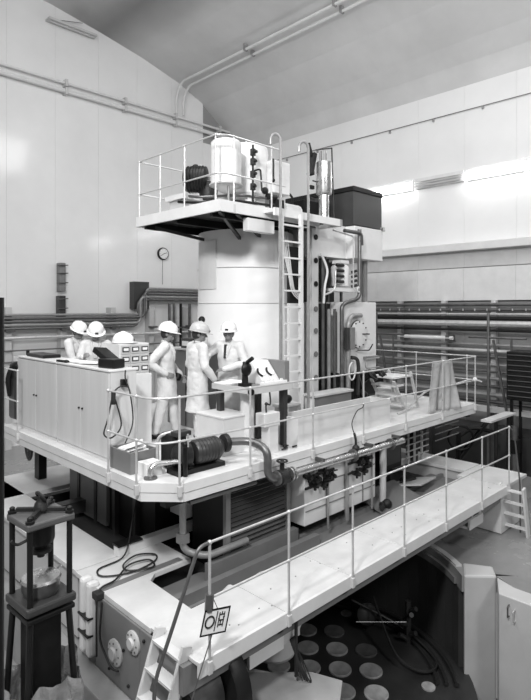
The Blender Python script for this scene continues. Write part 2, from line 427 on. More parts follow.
# dark louvred unit at right edge
t = thing('louvred_cabinet', 'black louvred cabinet on legs at the right frame edge', 'cabinet', (13.2,4.4,-2.1))
B().box(13.1,13.8,4.05,5.15,-.15,1.0).build('body', BLACK, t, bevel=.02)
for k in range(9): B().obox((13.08,4.6,-.05+.12*k), (.04,1.0,.02), (0,.5,0)).build('slat', DGREY, t)
for y in (4.15,5.05):
    for x in (13.17,13.72): B().box(x-.03,x+.03,y-.03,y+.03,-2.1,-.15).build('leg', BLACK, t)
# pale planks lying on trestles
t = thing('plank', 'pale plank jutting over dark trestle right of the canvas cloth', 'plank', (11.6,5.3,-.5))
B().box(11.0,12.3,4.62,4.84,-.32,-.28).build('board', GREYW, t)
B().tube([(11.5,4.73,-2.1),(11.5,4.73,-.32)], .04, 8).tube([(12.15,4.73,-2.1),(12.15,4.73,-.32)], .04, 8).build('leg', BLACK, t)
t = thing('handwheel_valve', 'dark valve assembly with wheel standing beneath the jutting plank', 'valve', (12.2,5.9,-2.1))
B().tube([(12.2,5.9,-2.1),(12.2,5.9,-.9)], .06, 8).tube(rounded([(12.2,5.9,-1.0),(12.5,5.7,-.8),(12.8,5.3,-.9)],.1),.05,8).build('pipe', BLACK, t)
B().ring((12.1,5.8,-1.0),(1,.6,0), .28,.03).build('wheel', BLACK, t)
B().bar((12.0,6.2,-2.1),(12.7,5.3,-.5),.05).bar((12.3,6.4,-2.1),(12.7,5.5,-.7),.05).build('brace', BLACK, t)
t = thing('white_pipe_end', 'short white pipe end by the dark valves at the right frame edge', 'pipe', (12.6,4.0,-.6))
B().tube(rounded([(12.0,3.9,-.55),(12.6,4.25,-.62),(12.6,4.25,-2.1)],.12), .07, 10).build('tube', WHITE, t)
t = thing('riser_pipe', 'dark riser pipe at the right frame edge below the white pipe end', 'pipe', (12.4,4.7,-2.1))
B().tube([(12.4,4.7,-2.1),(12.4,4.7,-.6)], .07, 8).build('tube', DSTEEL, t)
B().box(12.3,12.5,4.6,4.8,-1.2,-.9).build('flange', BLACK, t)
# dark pole at the left frame edge, near the camera
t = thing('steel_column', 'black steel column cropped by the left frame edge', 'column', (.85,3.25,-2.75))
B().tube([(.98,3.02,-2.75),(.98,3.02,2.06)], .05, 12).build('shaft', BLACK, t)

# ================================================================== GANTRY BASE FRAME (walkway level, top z = -1.2)
g = thing('gantry_base', 'white painted gantry base frame with walkway along its front edge', 'gantry', (3.0, 3.9, -2.1))
# front walkway plates
xs = [3.0,4.17,5.29,6.45,7.63,8.87,9.95]
for a, b_ in zip(xs, xs[1:]):
    B().box(a+.003, b_-.003, 3.93, 4.68, -1.235, -1.2).build('deck_plate', DECK, g, bevel=.004)
B().box(3.0, 9.97, 3.89, 3.925, -1.34, -1.19).build('kick_board', WHITE, g, bevel=.004)
B().box(2.9, 9.9, 4.0, 4.12, -1.5, -1.24).box(3.0,9.9,4.5,4.64,-1.5,-1.24).build('joist', MID, g)
for x in (4.17,5.29,6.45,7.63,8.87,9.9): B().box(x-.04,x+.04,4.0,4.6,-1.45,-1.24).build('cross_joist', MID, g)
# plate seams rivets
bb = B()
for i in range(26):
    x = 3.2+6.6*random.random(); y = 4.05+.55*random.random()
    bb.lathe((x,y,-1.2), [(.009,0),(.008,.003)], 8)
bb.build('bolt_heads', DSTEEL, g, kind='stuff')
# end carriage, left: box beam along Y with a wide head at the front
B().box(3.0,3.62,6.35,12.0,-1.26,-1.2).build('beam_cap', DECK, g, bevel=.005)
B().box(3.05,3.58,6.4,12.0,-2.06,-1.26).build('box_beam', GREYW, g)
B().prism([(2.99,4.68),(3.5,4.68),(3.52,5.5),(3.66,5.62),(4.2,5.62),(4.2,6.33),(2.99,6.33)],-1.26,-1.2).build('beam_head_cap', DECK, g, bevel=.005)
B().box(2.97,3.5,4.84,5.78,-2.08,-1.262).box(2.97,3.0,4.15,4.84,-2.08,-1.262).build('beam_head', MID, g, bevel=.01)
for y in (5.86,6.02): 
    B().box(2.90,3.05,y-.055,y+.055,-2.0,-1.14).build('buffer_post', WHITE, g, bevel=.04)
# raised kerb plates & steps on the head
B().box(3.55,4.9,6.30,6.42,-1.2,-1.08).build('kerb_plate', WHITE, g, bevel=.005)
B().box(3.0,4.1,5.66,5.76,-1.2,-1.195).build('worn_strip', MID, g)
B().obox((3.72,6.36,-1.06),(.36,.16,.02)).build('black_plate', BLACK, g)
for (y, z, r) in ((4.95,-1.45,.12),(5.32,-1.72,.14)):
    p = thing and B().lathe((2.97,y,z), [(r,0),(r,.02),(r*.85,.03),(r*.5,.035),(r*.45,.06),(.01,.06)], 24, (-1,0,0)).build('access_cover', GREYW, g)
    bb = B()
    for k in range(8):
        a = k*PI/4; bb.lathe((2.945,y+r*.75*math.cos(a),z+r*.75*math.sin(a)), [(.012,0),(.01,.012)], 6, (-1,0,0))
    bb.build('bolt', DSTEEL, p)
B().tube(rounded([(2.95,5.6,-1.28),(2.93,5.62,-1.7),(2.93,5.35,-1.9),(2.93,5.2,-1.85)],.1),.012,6).build('cable_tail', RUBB, g)
for z in (-1.55,-1.75): B().box(2.88,2.95,5.8,6.05,z,z+.02).build('clamp', BLACK, g)
for (y,z) in ((4.75,-1.35),(5.15,-1.62),(5.05,-1.95),(5.45,-1.95),(4.7,-1.75)): B().ball((2.96,y,z),.018,8).build('bolt', BLACK, g)
# rear cross walk slab
B().box(3.0,5.0,9.6,10.9,-1.28,-1.2).build('rear_deck_plate', DECK, g, bevel=.005)
B().box(5.0,11.0,9.9,10.9,-1.28,-1.2).build('rear_deck_plate', DECK, g, bevel=.005)
B().box(3.7,5.2,9.35,9.5,-1.45,-1.25).build('rear_beam', BLACK, g)
B().box(3.6,10.0,8.6,8.8,-1.4,-1.2).build('rear_beam', DGREY, g)
# right end of the frame
B().box(9.97,11.0,3.93,4.85,-1.26,-1.2).build('right_head_cap', DECK, g, bevel=.005)
B().box(10.35,11.0,4.87,9.88,-1.26,-1.2).build('beam_cap', DECK, g, bevel=.005)
B().box(10.4,10.95,4.0,9.8,-2.08,-1.26).build('box_beam', GREYW, g)
B().box(9.95,10.4,4.0,4.6,-2.08,-1.26).build('box_beam', WHITE, g)
B().box(9.5,10.33,6.0,6.35,-1.24,-1.1).build('raised_plate', WHITE, g, bevel=.01)
# inner well plates
B().box(3.62,10.35,5.62,9.6,-1.62,-1.5).build('well_plate', DGREY, g)
B().box(3.52,10.35,4.72,5.62,-1.5,-1.42).build('well_plate', MID, g)
B().box(3.6,4.5,4.74,4.98,-1.42,-1.40).build('slot_shade', BLACK, g)  # black strip painted as the dark inside of the cutout
B().box(3.55,6.1,5.06,5.16,-1.42,-1.28).build('well_beam', MID, g)
B().tube([(4.05,4.82,-1.36),(4.25,4.9,-1.36)], .07, 12).build('well_drum', WHITE, g)
B().box(4.25,5.9,5.3,5.4,-1.42,-1.2).build('well_beam', MID, g)
B().box(5.95,10.3,5.30,5.36,-1.42,-1.34).build('well_beam', MID, g)
# well contents at right: tray, drum
B().obox((8.3,5.3,-1.32),(1.2,.6,.03),(.3,.0,0)).build('sloped_tray', MID, g)
B().obox((9.3,5.4,-1.30),(.9,.6,.03),(-.2,.1,.2)).build('sloped_tray', GREYW, g)
B().box(7.9,9.6,6.1,6.5,-1.5,-.9).build('well_box', BLACK, g)
B().tube([(8.0,5.5,-1.4),(8.8,6.0,-1.25)], .03, 6).tube([(8.5,5.35,-1.4),(9.4,5.6,-1.3)], .05, 8).build('well_pipe', DSTEEL, g)
B().ball((9.35,5.55,-1.3),(.22,.14,.08)).ball((9.0,5.5,-1.35),(.16,.1,.07)).build('well_gear', SOOT, g)
# under-walkway leg, bracket, tray
B().lathe((4.62,4.55,-2.08), [(.26,0),(.27,.03),(.24,.08),(.24,.85)], 24).build('support_leg', CONC, g)
B().bar((4.72,4.05,-1.26),(4.42,4.05,-1.62),.09,.02,(0,1,0)).build('gusset', WHITE, g)
B().box(4.1,4.5,4.02,4.06,-1.62,-1.36).build('gusset', GREYW, g)
B().box(3.72,4.22,4.0,4.04,-1.64,-1.5).box(3.72,4.22,4.04,4.35,-1.64,-1.62).build('cable_tray', WHITE, g)
B().tube([(3.75,4.2,-1.56),(4.2,4.2,-1.56)], .06, 8).tube([(3.72,4.1,-1.5),(4.15,4.14,-1.5)], .03, 8).build('cable_bundle', BLACK, g)
B().box(8.6,9.1,3.98,4.3,-1.62,-1.58).box(8.6,9.1,3.96,4.0,-1.62,-1.46).build('cable_tray', GREYW, g)
B().bar((9.15,4.0,-1.24),(8.95,4.0,-1.6),.06,.03,(0,1,0)).bar((8.75,4.0,-1.24),(8.75,4.0,-1.6),.04,.03,(0,1,0)).build('gusset', GREYW, g)
# travelling wheel
t = thing('travel_wheel', 'large black travelling wheel with grey hub under the near walkway end', 'wheel', (3.7,4.35,-2.1))
B().lathe((3.06,4.32,-1.80), [(.02,0),(.27,0),(.29,.02),(.29,.36),(.26,.38)], 36, (1,0,0)).build('hub', DSTEEL, t)
B().lathe((3.44,4.32,-1.80), [(.3,0),(.46,.0),(.48,.03),(.48,.17),(.44,.2),(.02,.2)], 40, (1,0,0)).build('rim', BLACK, t)
B().lathe((3.03,4.32,-1.80), [(.02,0),(.09,0),(.09,.06)], 16, (1,0,0)).build('axle_cap', STEEL, t)
# guard rail of the walkway
def railing(name, label, posts, top, mid, z0, m=TUBE, pr=.0135, rr=.0125, group=None, topline=None, midline=None, foot=True):
    t = thing(name, label, 'railing', (posts[0][0], posts[0][1], z0), group)
    for (x, y) in posts:
        B().tube([(x,y,z0-.12),(x,y,z0+top)], pr, 8).build('post', m, t)
        if foot: B().box(x-.025,x+.025,y-.022,y+.022,z0-.13,z0-.01).build('post_clamp', GREYW, t, bevel=.006)
        for h in (top, mid): B().ball((x,y,z0+h), pr*1.7, 8).build('joint', m, t)
    B().tube(topline or [(x,y,z0+top) for x,y in posts], rr, 8).build('top_rail', m, t)
    B().tube(midline or [(x,y,z0+mid) for x,y in posts], rr, 8).build('mid_rail', m, t)
    return t
wx = [3.11,4.17,5.29,6.45,7.63,8.87,10.0]
tw = railing('guard_rail', 'two-bar tubular railing along the front edge of the lower walkway', [(x,3.88) for x in wx], 1.07, .56, -1.2)
B().tube(rounded([(3.11,3.88,-.13),(2.98,3.88,-.14),(2.72,3.9,-.75),(2.55,3.92,-1.15),(2.5,3.92,-2.4)],.1), .017, 8).build('grab_rail', DSTEEL, tw)
B().tube(rounded([(10.0,3.88,-.13),(10.12,3.84,-.2),(10.3,3.8,-1.2),(10.32,3.8,-2.1)],.1), .014, 8).build('grab_rail', DSTEEL, tw)
B().tube([(3.11,3.88,-.6),(3.10,3.88,-.75)], .04, 8).build('clamp', DSTEEL, tw)
# left ladder
def steps(name, label, top, bot, side, n, w=.035, tread=.13, m=WHITE):
    t = thing(name, label, 'ladder', bot)
    top = Vector(top); bot = Vector(bot); sd = Vector(side)
    for s_ in (0,1):
        B().bar(top+sd*s_, bot+sd*s_, w, .11, sd.cross(top-bot)).build('stringer', m, t)
    for k in range(n):
        p = bot.lerp(top, (k+.6)/n)
        B().bar(p, p+sd, tread, .025).build('tread', m, t)
    return t
steps('step_ladder', 'white step ladder leading down from the near end of the lower walkway', (3.0,4.08,-1.12), (2.42,4.08,-2.75), (0,.43,0), 7)
steps('step_ladder', 'white step ladder leading down from the far right end of the walkway', (9.98,3.62,-1.18), (10.2,3.62,-2.1), (0,.42,0), 4, tread=.10)
# sign
t = thing('hanging_sign', 'white warning sign with black border, ring and lettering hanging on the walkway rail', 'sign', (3.11,3.86,-1.0))
S = Matrix.Translation((3.13,3.845,-.84)) @ Matrix.Rotation(math.radians(-24),4,'Z')
def sb(): return B()
def shear(p): return (p[0]+.22*p[2], p[1], p[2])
def sgn(fn, name, m_, par=t):
    b = B(); fn(b)
    for v in b.bm.verts: v.co.x += .22*v.co.z
    b.xf(S); return b.build(name, m_, par)
sgn(lambda b: b.box(-.10,.13,-.004,.004,-.115,.105), 'plate', PAPER)
sgn(lambda b: b.box(-.105,.135,-.008,.0,.097,.11).box(-.105,.135,-.008,.0,-.12,-.107).box(-.108,-.096,-.008,.0,-.12,.11).box(.124,.136,-.008,.0,-.12,.11), 'border', BLACK)
sgn(lambda b: b.ring((-.04,-.008,0),(0,1,0),.05,.007,24,6,sx=.8), 'ring_mark', BLACK)
def letters(b):
    b.box(.015,.022,-.009,-.004,-.09,.085)
    for (x0,x1,z0,z1) in ((.04,.047,-.06,.07),(.085,.092,-.06,.07),(.047,.085,.045,.053),(.047,.085,-.005,.004),(.047,.085,-.045,-.037),(.062,.069,.053,.075),(.06,.067,-.037,-.006),(.036,.05,.012,.02),(.08,.096,.02,.028)):
        b.box(x0,x1,-.009,-.004,z0,z1)
sgn(letters, 'lettering', BLACK)
B().tube([(3.18,3.85,-.75),(3.13,3.87,-.62)], .004, 5).tube([(3.12,3.86,-.97),(2.82,3.9,-1.7),(2.6,3.93,-2.3)], .006, 5).build('chain', DSTEEL, t)

# cable loops on the white head + hanging cable
t = thing('loose_cable', 'black cable looped on the white frame head and running up to the deck', 'cable', (3.3,5.9,-1.2))
pts = [(4.25,6.9,-.1),(4.1,6.75,-.6),(3.85,6.5,-1.0),(3.72,6.32,-1.04),(3.55,6.2,-1.17),(3.2,6.15,-1.18),(3.15,5.95,-1.18),(3.45,5.8,-1.18),(3.8,5.85,-1.18),(3.9,6.0,-1.17),(3.7,6.12,-1.16),(3.45,6.0,-1.16),(3.42,5.82,-1.16),(3.7,5.72,-1.17),(3.75,5.9,-1.16),(3.5,5.95,-1.16),(3.2,5.75,-1.17),(2.98,5.7,-1.18),(2.93,5.68,-1.35),(2.92,5.66,-1.9)]
def smooth_pts(p, n=6):
    p = [Vector(q) for q in p]; out = []
    for i in range(len(p)-1):
        a = p[max(i-1,0)]; b = p[i]; c = p[i+1]; d = p[min(i+2,len(p)-1)]
        for k in range(n):
            u = k/n
            out.append(.5*((2*b)+(c-a)*u+(2*a-5*b+4*c-d)*u*u+(3*b-a-3*c+d)*u*u*u))
    out.append(p[-1]); return out
B().tube(smooth_pts(pts), .011, 6).build('cable', RUBB, t)
B().box(2.9,3.0,5.62,5.74,-1.27,-1.19).build('plug', RUBB, t, bevel=.01)
# coil hanging below walkway
t = thing('cable_coil', 'black cable coil hanging on the leg under the walkway', 'cable', (4.35,4.05,-2.0))
for k in range(5):
    B().ring((4.36+.012*k,3.95-.006*k,-1.76-.015*k),(.7,-.71,.1+.1*k), .21+.01*k, .008, 24, 5, sx=.35).build('loop', RUBB, t)
B().tube([(4.36,3.95,-1.34),(4.36,3.95,-1.98)], .02, 6).build('tie', RUBB, t)

# ================================================================== PIT CONTENT
ORD = ('nearest','second','third','fourth','fifth','sixth')
COLN = ('leftmost','second from left','third from left','fourth from left')
for j in range(-2, 4):
    for i in range(0, 4):
        x = 6.78+.31*(i-1)-.36*j; y = 5.88-.36*(i-1)-.34*j
        if i == 3 and j < 0 or (i == 0 and j > 2): continue
        if j == -2 and i == 2: continue
        x0 = x
        b = B().lathe((x,y,-3.6), [(.178,0),(.178,.02),(.165,.026),(.150,.018),(.02,.018)], 28)
        b.build('channel_plug', PLUGD if (j <= -1 and i >= 2) or j == -2 or (j == 0 and i == 3) else PLUG,
            label='round grey channel plug in the pit floor, %s row from the front, %s' % (ORD[3-j], COLN[i]), cat='plug', group='channel plugs in the pit floor')
for (x,y,lab) in ((8.05,6.05,'small round plug far back in the pit floor, near the bright rod'),(7.35,4.02,'small round plug near the curved pipes at the right of the pit floor')):
    B().lathe((x,y,-3.6), [(.10,0),(.10,.02),(.02,.02)], 20).build('channel_plug', PLUG, label=lab, cat='plug')
# rails and hoses against the pit wall
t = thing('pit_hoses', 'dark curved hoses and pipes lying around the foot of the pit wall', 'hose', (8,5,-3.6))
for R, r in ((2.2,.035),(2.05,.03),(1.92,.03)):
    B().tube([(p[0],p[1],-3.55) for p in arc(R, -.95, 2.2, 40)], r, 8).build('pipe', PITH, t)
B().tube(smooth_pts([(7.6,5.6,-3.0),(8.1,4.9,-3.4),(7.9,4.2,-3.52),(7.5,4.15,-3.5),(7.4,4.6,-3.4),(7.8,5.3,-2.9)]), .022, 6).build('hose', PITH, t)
t = thing('pit_motor', 'dark round motor against the pit wall', 'motor', (8.0,5.8,-3.6))
B().lathe((8.0,5.7,-3.35), [(.02,0),(.16,0),(.18,.03),(.18,.3),(.1,.36),(.02,.36)], 20, (-.5,-.8,.2)).build('casing', DGREY, t)
B().box(7.9,8.2,5.5,5.8,-3.6,-3.4).build('foot', SOOT, t)
t = thing('pit_valve', 'dark valve cluster with pipes against the right pit wall', 'valve', (8.1,4.8,-3.6))
for q in range(7):
    a = random.random()*6; B().tube([(8.1,4.8,-3.55+.08*q),(8.1+.16*math.cos(a),4.8+.16*math.sin(a),-3.45+.08*q)], .04, 8).build('fitting', DGREY, t)
B().tube([(8.1,4.8,-3.6),(8.1,4.8,-2.9)], .05, 8).build('stem', DGREY, t)
t = thing('pit_rod', 'thin bright rod sticking out across the dark pit', 'rod', (7.0,4.9,-2.8))
B().tube([(6.9,5.0,-2.85),(7.45,4.45,-2.85)], .008, 6).build('rod', STEEL, t)

# ================================================================== MAIN DECK
d = thing('main_platform', 'white main work platform carrying the vessel, cabinets and men', 'platform', (3.33,5.05,-.2))
poly = [(3.33,9.9),(3.33,5.42),(3.68,5.05),(11.22,5.05),(11.22,9.9)]
xsd = [3.33,5.3,7.2,9.2,11.22]
B().prism([(3.36,9.88),(3.36,5.43),(3.69,5.08),(5.295,5.08),(5.295,9.88)], -.03, 0).build('deck_plate', DECK, d)
for a, b_ in ((5.305,7.195),(7.205,9.195),(9.205,11.2)): B().box(a,b_,5.08,9.88,-.03,0).build('deck_plate', DECK, d)
def fascia(a, b_, z0, z1, th=.03):
    return B().bar((a[0],a[1],(z0+z1)/2),(b_[0],b_[1],(z0+z1)/2), th, z1-z0)
for a, b_ in (((3.345,9.9),(3.345,5.42)),((3.345,5.42),(3.68,5.065)),((3.68,5.065),(11.22,5.065)),((11.22,5.05),(11.22,9.9))):
    fascia(a,b_,-.20,-.105).build('fascia_board', WHITE, d)
    fascia(a,b_,-.095,.012,.045).build('kick_board', WHITE, d)
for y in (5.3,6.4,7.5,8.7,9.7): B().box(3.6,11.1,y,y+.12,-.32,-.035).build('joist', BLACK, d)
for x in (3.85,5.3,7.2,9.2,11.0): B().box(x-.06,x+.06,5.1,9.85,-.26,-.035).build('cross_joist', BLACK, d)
B().tube(rounded([(3.8,5.12,-.26),(4.9,5.12,-.26),(4.9,5.3,-.3)],.08), .028, 8).build('edge_pipe', DSTEEL, d)
# black block put in for the shade between deck and gantry base
t = thing('shade_block', 'black block put in as the shade between deck and base frame', 'machine', (5,7,-1.5))
B().box(4.3,9.6,6.6,9.3,-1.5,-.3).build('casing', BLACK, t)  # solid black bulk filling the shaded void
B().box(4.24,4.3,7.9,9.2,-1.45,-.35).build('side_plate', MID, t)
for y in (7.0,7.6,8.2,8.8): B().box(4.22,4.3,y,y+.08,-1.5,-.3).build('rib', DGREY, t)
B().box(4.55,5.2,6.2,6.6,-.95,-.32).build('duct', GREYW, t, bevel=.01)
B().tube(rounded([(4.02,5.55,-.2),(4.02,5.55,-1.02),(4.25,5.35,-1.1),(4.9,5.32,-1.08)],.12), .045, 10).build('drain_pipe', GTUBE, t)
B().box(3.96,4.08,5.49,5.61,-.92,-.8).build('pipe_union', MID, t)
for x in (10.8,):
    B().box(x-.15,x+.15,8.9,9.3,-1.2,-.26).build('leg', BLACK, t)
B().box(10.2,10.35,5.9,6.1,-1.2,-.26).build('leg', DGREY, t)
# louvre box
t = thing('louvre_box', 'dark louvred ventilation box under the front edge of the deck', 'ventilation box', (5.2,5.6,-1.5))
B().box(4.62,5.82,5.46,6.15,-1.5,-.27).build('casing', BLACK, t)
B().box(4.6,4.68,5.4,5.46,-1.5,-.27).box(5.76,5.84,5.4,5.46,-1.5,-.27).box(4.68,5.76,5.4,5.46,-1.5,-1.3).box(4.68,5.76,5.4,5.46,-.33,-.27).build('frame', MID, t)
for k in range(15): B().obox((5.22,5.44,-1.26+.064*k), (1.08,.05,.012), (.6,0,0)).build('slat', PRESS, t)
# white valve cabinet
t = thing('valve_cabinet', 'white box cabinet with valves hanging below the deck front', 'cabinet', (6.8,5.4,-1.15))
B().box(5.92,7.72,5.2,5.72,-1.16,-.26).build('body', WHITE, t, bevel=.01)
for x in (6.42,6.9,7.35): B().box(x-.008,x+.008,5.185,5.2,-1.14,-.28).build('seam', MID, t)
for z in (-.95,-.6): B().box(5.94,7.7,5.187,5.2,z-.006,z+.006).build('seam', MID, t)
for x in (6.40,6.87,7.55): B().tube([(x,5.15,-.3),(x,5.15,-1.3)], .018 if x != 6.87 else .035, 8).build('pipe', GTUBE, t)
random.seed(3)
for cx_, n in ((6.15,9),(7.15,9)):
    for q in range(n):
        x = cx_+random.uniform(-.25,.3); z = -.5+random.uniform(-.12,.12)
        v = B().tube([(x,5.2,z),(x,5.1,z),(x,5.04,z)], [.03,.045,.03], 8).tube([(x,5.1,z-.07),(x,5.1,z+.09)], .022, 6).build('valve', SOOT, t)
        B().ring((x,5.05,z+.09),(0,.3,1), .035, .008, 12, 4).build('handwheel', SOOT, v)
    B().tube([(cx_-.3,5.12,-.42),(cx_+.35,5.12,-.42)], .022, 6).tube([(cx_-.3,5.12,-.58),(cx_+.35,5.12,-.58)], .018, 6).build('manifold', SOOT, t)
t = thing('hanging_column', 'pale upright pipe between deck and base at the right of the valve cabinet', 'pipe', (7.95,5.15,-1.5))
B().tube([(7.95,5.2,-.22),(7.95,5.2,-1.5)], .055, 10).build('tube', GREYW, t)
B().tube([(8.0,5.25,-1.35),(7.7,5.05,-1.3)], .05, 8).ball((7.95,5.12,-1.32),.09,10).build('valve', SOOT, t)
B().tube([(8.2,5.3,-.22),(8.2,5.3,-.95)], .012, 6).build('rod', TUBE, t)
# under-deck right: small box + rack
t = thing('junction_cabinet', 'dark cabinet under the right part of the deck', 'cabinet', (9.3,6.0,-1.5))
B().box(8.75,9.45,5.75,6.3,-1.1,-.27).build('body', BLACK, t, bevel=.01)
B().box(8.8,9.4,5.74,5.76,-1.0,-.35).build('door', DGREY, t)
t = thing('pipe_ladder', 'ladder-like stack of pale pipes under the right deck end', 'pipes', (10.0,6.0,-1.2))
for x in (9.95,10.2,10.5): B().tube([(x,5.9,-.26),(x,5.9,-1.2)], .03, 6).build('upright', GREYW, t)
for k in range(6): B().tube([(9.8,5.85,-.4-.13*k),(10.7,5.85,-.4-.13*k)], .014, 6).build('rung', GREYW, t)
for k in range(4): B().tube([(10.9,5.8,-.45-.14*k),(12.0,5.8,-.45-.14*k)], .012, 6).build('spike', GTUBE, t)
t = thing('fabric_bundle', 'pale crumpled bundle on the frame below the right deck end', 'bundle', (9.5,5.6,-1.1))
B().ball((9.25,6.05,-1.03),(.26,.13,.08)).ball((9.6,6.1,-1.0),(.17,.12,.1)).build('bundle', CLOTH, t)

# deck railing
pf = [(3.51,5.2),(4.68,5.02),(5.9,5.02),(7.13,5.02),(8.4,5.02),(9.73,5.02),(11.14,5.02)]
posts = [(3.30,6.1),(3.30,5.45)]+[(3.62,5.06)]+pf[1:]+[(11.25,5.25),(11.25,6.46),(11.25,8.0)]
def rl(z, back=0.0):
    p = [(3.30,6.1,z),(3.30,5.45,z),(3.30,5.25,z),(3.42,5.1,z),(3.62,5.05,z)]+[(x,y,z) for x,y in pf[1:]]+[(11.25,5.1,z),(11.25,9.6,z)]
    return rounded(p, .1, 4)
railing('guard_rail', 'two-bar tubular railing around the near corner and front of the main deck', posts, 1.0, .5, 0., topline=rl(1.0), midline=rl(.5))
railing('guard_rail', 'short tubular railing left of the pale cupboards on the main deck', [(3.30,9.06),(3.30,9.76),(3.30,10.6)], 1.0, .5, 0.)
B().box(3.2,3.42,9.9,10.8,-.2,0).build('fascia_board', WHITE, d)
# upper platform -----------------------------------------------------
up = thing('upper_platform', 'white railed upper platform on top of the vessel', 'platform', (5.07,6.1,3.4))
B().box(5.1,7.3,6.12,8.3,3.54,3.57).build('deck_plate', DECK, up)
B().box(5.08,7.3,6.06,6.10,3.43,3.60).build('fascia_board', WHITE, up)
B().box(5.04,5.08,6.06,8.34,3.43,3.60).build('fascia_board', WHITE, up)
B().box(5.08,7.3,8.3,8.34,3.43,3.60).build('fascia_board', WHITE, up)
B().box(5.94,7.55,5.84,6.055,3.50,3.55).build('deck_plate', DECK, up)
B().box(5.92,7.58,5.80,5.84,3.44,3.56).box(7.555,7.6,5.80,6.4,3.44,3.56).build('fascia_board', WHITE, up)
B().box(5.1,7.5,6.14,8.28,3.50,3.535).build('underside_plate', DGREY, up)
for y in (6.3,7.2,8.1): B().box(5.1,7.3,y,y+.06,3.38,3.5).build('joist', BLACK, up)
B().bar((5.15,6.2,3.46),(6.3,7.0,3.2),.05,.05).bar((5.15,8.2,3.46),(6.2,7.6,3.2),.05,.05).bar((5.5,6.2,3.46),(6.8,6.9,3.2),.05,.05).build('knee_brace', DGREY, up)
B().box(5.62,6.2,6.08,6.2,3.20,3.40).build('name_box', WHITE, up, bevel=.01)
ppx = [(5.08,8.3),(5.08,7.65),(5.08,6.97),(5.08,6.2),(5.33,6.08),(6.13,6.08)]
railing('guard_rail', 'two-bar tubular railing around the upper platform', ppx, 1.0, .43, 3.57,
    topline=rounded([(6.9,8.3,4.57),(5.08,8.3,4.57),(5.08,6.2,4.57),(5.2,6.08,4.57),(6.3,6.08,4.57)],.08), midline=rounded([(6.9,8.3,4.0),(5.08,8.3,4.0),(5.08,6.2,4.0),(5.2,6.08,4.0),(6.45,6.08,4.0)],.08))

# vessel ------------------------------------------------------------
VC = (6.9,7.52)
t = thing('pressure_vessel', 'tall white cylindrical vessel rising from deck to upper platform', 'vessel', (VC[0],VC[1],0))
B().lathe((VC[0],VC[1],0), [(.97,0),(.97,.08),(.925,.1),(.92,.8),(.918,.81),(.905,2.05),(.90,2.06),(.885,3.38),(.6,3.40)], 64).build('shell', VESS, t)
for z in (.78,2.1,2.72): B().ring((VC[0],VC[1],z),(0,0,1),.905 if z > 2 else .918,.006,64,4).build('weld_seam', GREYW, t)
B().lathe((VC[0],VC[1],3.38), [(.8,0),(.8,.12)], 48).build('neck', BLACK, t)
bb = B(); seg = []
for k in range(7):
    a = math.radians(157+ k*5.9); seg.append(a)
for a, b_ in zip(seg, seg[1:]):
    R0, R1 = .888, .905
    v = [bb.bm.verts.new((VC[0]+R*math.cos(q), VC[1]+R*math.sin(q), z)) for z in (2.35,3.2) for (R,q) in ((R0+.012,a),(R1+.012,a),(R1+.012,b_),(R0+.012,b_))]
    for f in ((3,2,1,0),(4,5,6,7),(0,1,5,4),(1,2,6,5),(2,3,7,6),(3,0,4,7)): bb.bm.faces.new([v[i] for i in f])
bb.build('cover_plate', WHITE, t, smooth=False)
# main ladder -------------------------------------------------------
t = thing('access_ladder', 'tall white ladder up to the upper platform with hooked grab poles', 'ladder', (6.22,5.74,0))
for x in (6.0,6.45): B().box(x-.025,x+.025,5.71,5.77,0,3.5).build('stringer', WHITE, t)
for k in range(13): B().box(6.02,6.43,5.72,5.76,.24+.254*k,.265+.254*k).build('rung', WHITE, t)
for x, zt in ((5.92,4.64),(6.56,4.66)):
    dxx, dyy = -.15, .06
    hook = [(x,5.68,0.0),(x,5.68,zt-.1)]+[(x+dxx*.5*(1-math.cos(a)), 5.68+dyy*.5*(1-math.cos(a)), zt-.1+.1*math.sin(a)) for a in [PI*i/8 for i in range(1,9)]]+[(x+dxx,5.68+dyy,zt-.17)]
    B().tube(hook, .022, 8).build('grab_pole', GTUBE, t)
    B().tube([(x,5.68,3.3),(x+(.07 if x < 6.2 else -.09),5.74,3.3)], .012, 6).build('bracket', GTUBE, t)
# ---- equipment on upper platform
t = thing('oil_tank', 'white upright tank with cone bottom on the upper platform', 'tank', (5.75,6.6,3.57))
B().lathe((5.54,6.50,3.82), [(.05,0),(.10,.02),(.23,.12),(.24,.13),(.24,.78),(.21,.81),(.02,.82)], 32).build('shell', WHITE, t)
B().lathe((5.54,6.50,3.90), [(.24,.02),(.265,.03),(.265,.05),(.25,.06)], 32).build('band', GREYW, t)
for a in (0,2.1,4.2): B().tube([(5.54+.18*math.cos(a),6.5+.18*math.sin(a),3.57),(5.54+.18*math.cos(a),6.5+.18*math.sin(a),3.9)], .018, 6).build('leg', GTUBE, t)
t = thing('control_cabinet', 'white squarish cabinet with eye bolt behind the tank on the upper platform', 'cabinet', (6.3,6.9,3.57))
B().lathe((6.28,6.85,3.92), [(.36,0),(.38,.01),(.38,.80),(.35,.83),(.02,.84)], 28).build('drum', WHITE, t)
B().box(6.0,6.75,6.5,7.25,3.86,3.92).build('base_plate', WHITE, t)
for x,y in ((6.05,6.55),(6.7,6.55),(6.05,7.2),(6.7,7.2)): B().box(x-.04,x+.04,y-.04,y+.04,3.57,3.86).build('leg', WHITE, t)
B().ring((6.2,6.75,4.80),(.7,-.7,0),.05,.014,16,6).build('eye_bolt', GREYW, t)
B().box(6.45,6.85,6.35,6.6,3.95,4.5).build('side_box', WHITE, t, bevel=.01)
B().tube([(6.42,6.33,4.5),(6.42,6.33,4.15)], .02, 6).ball((6.42,6.33,4.14),.035,8).build('gauge_stem', BLACK, t)
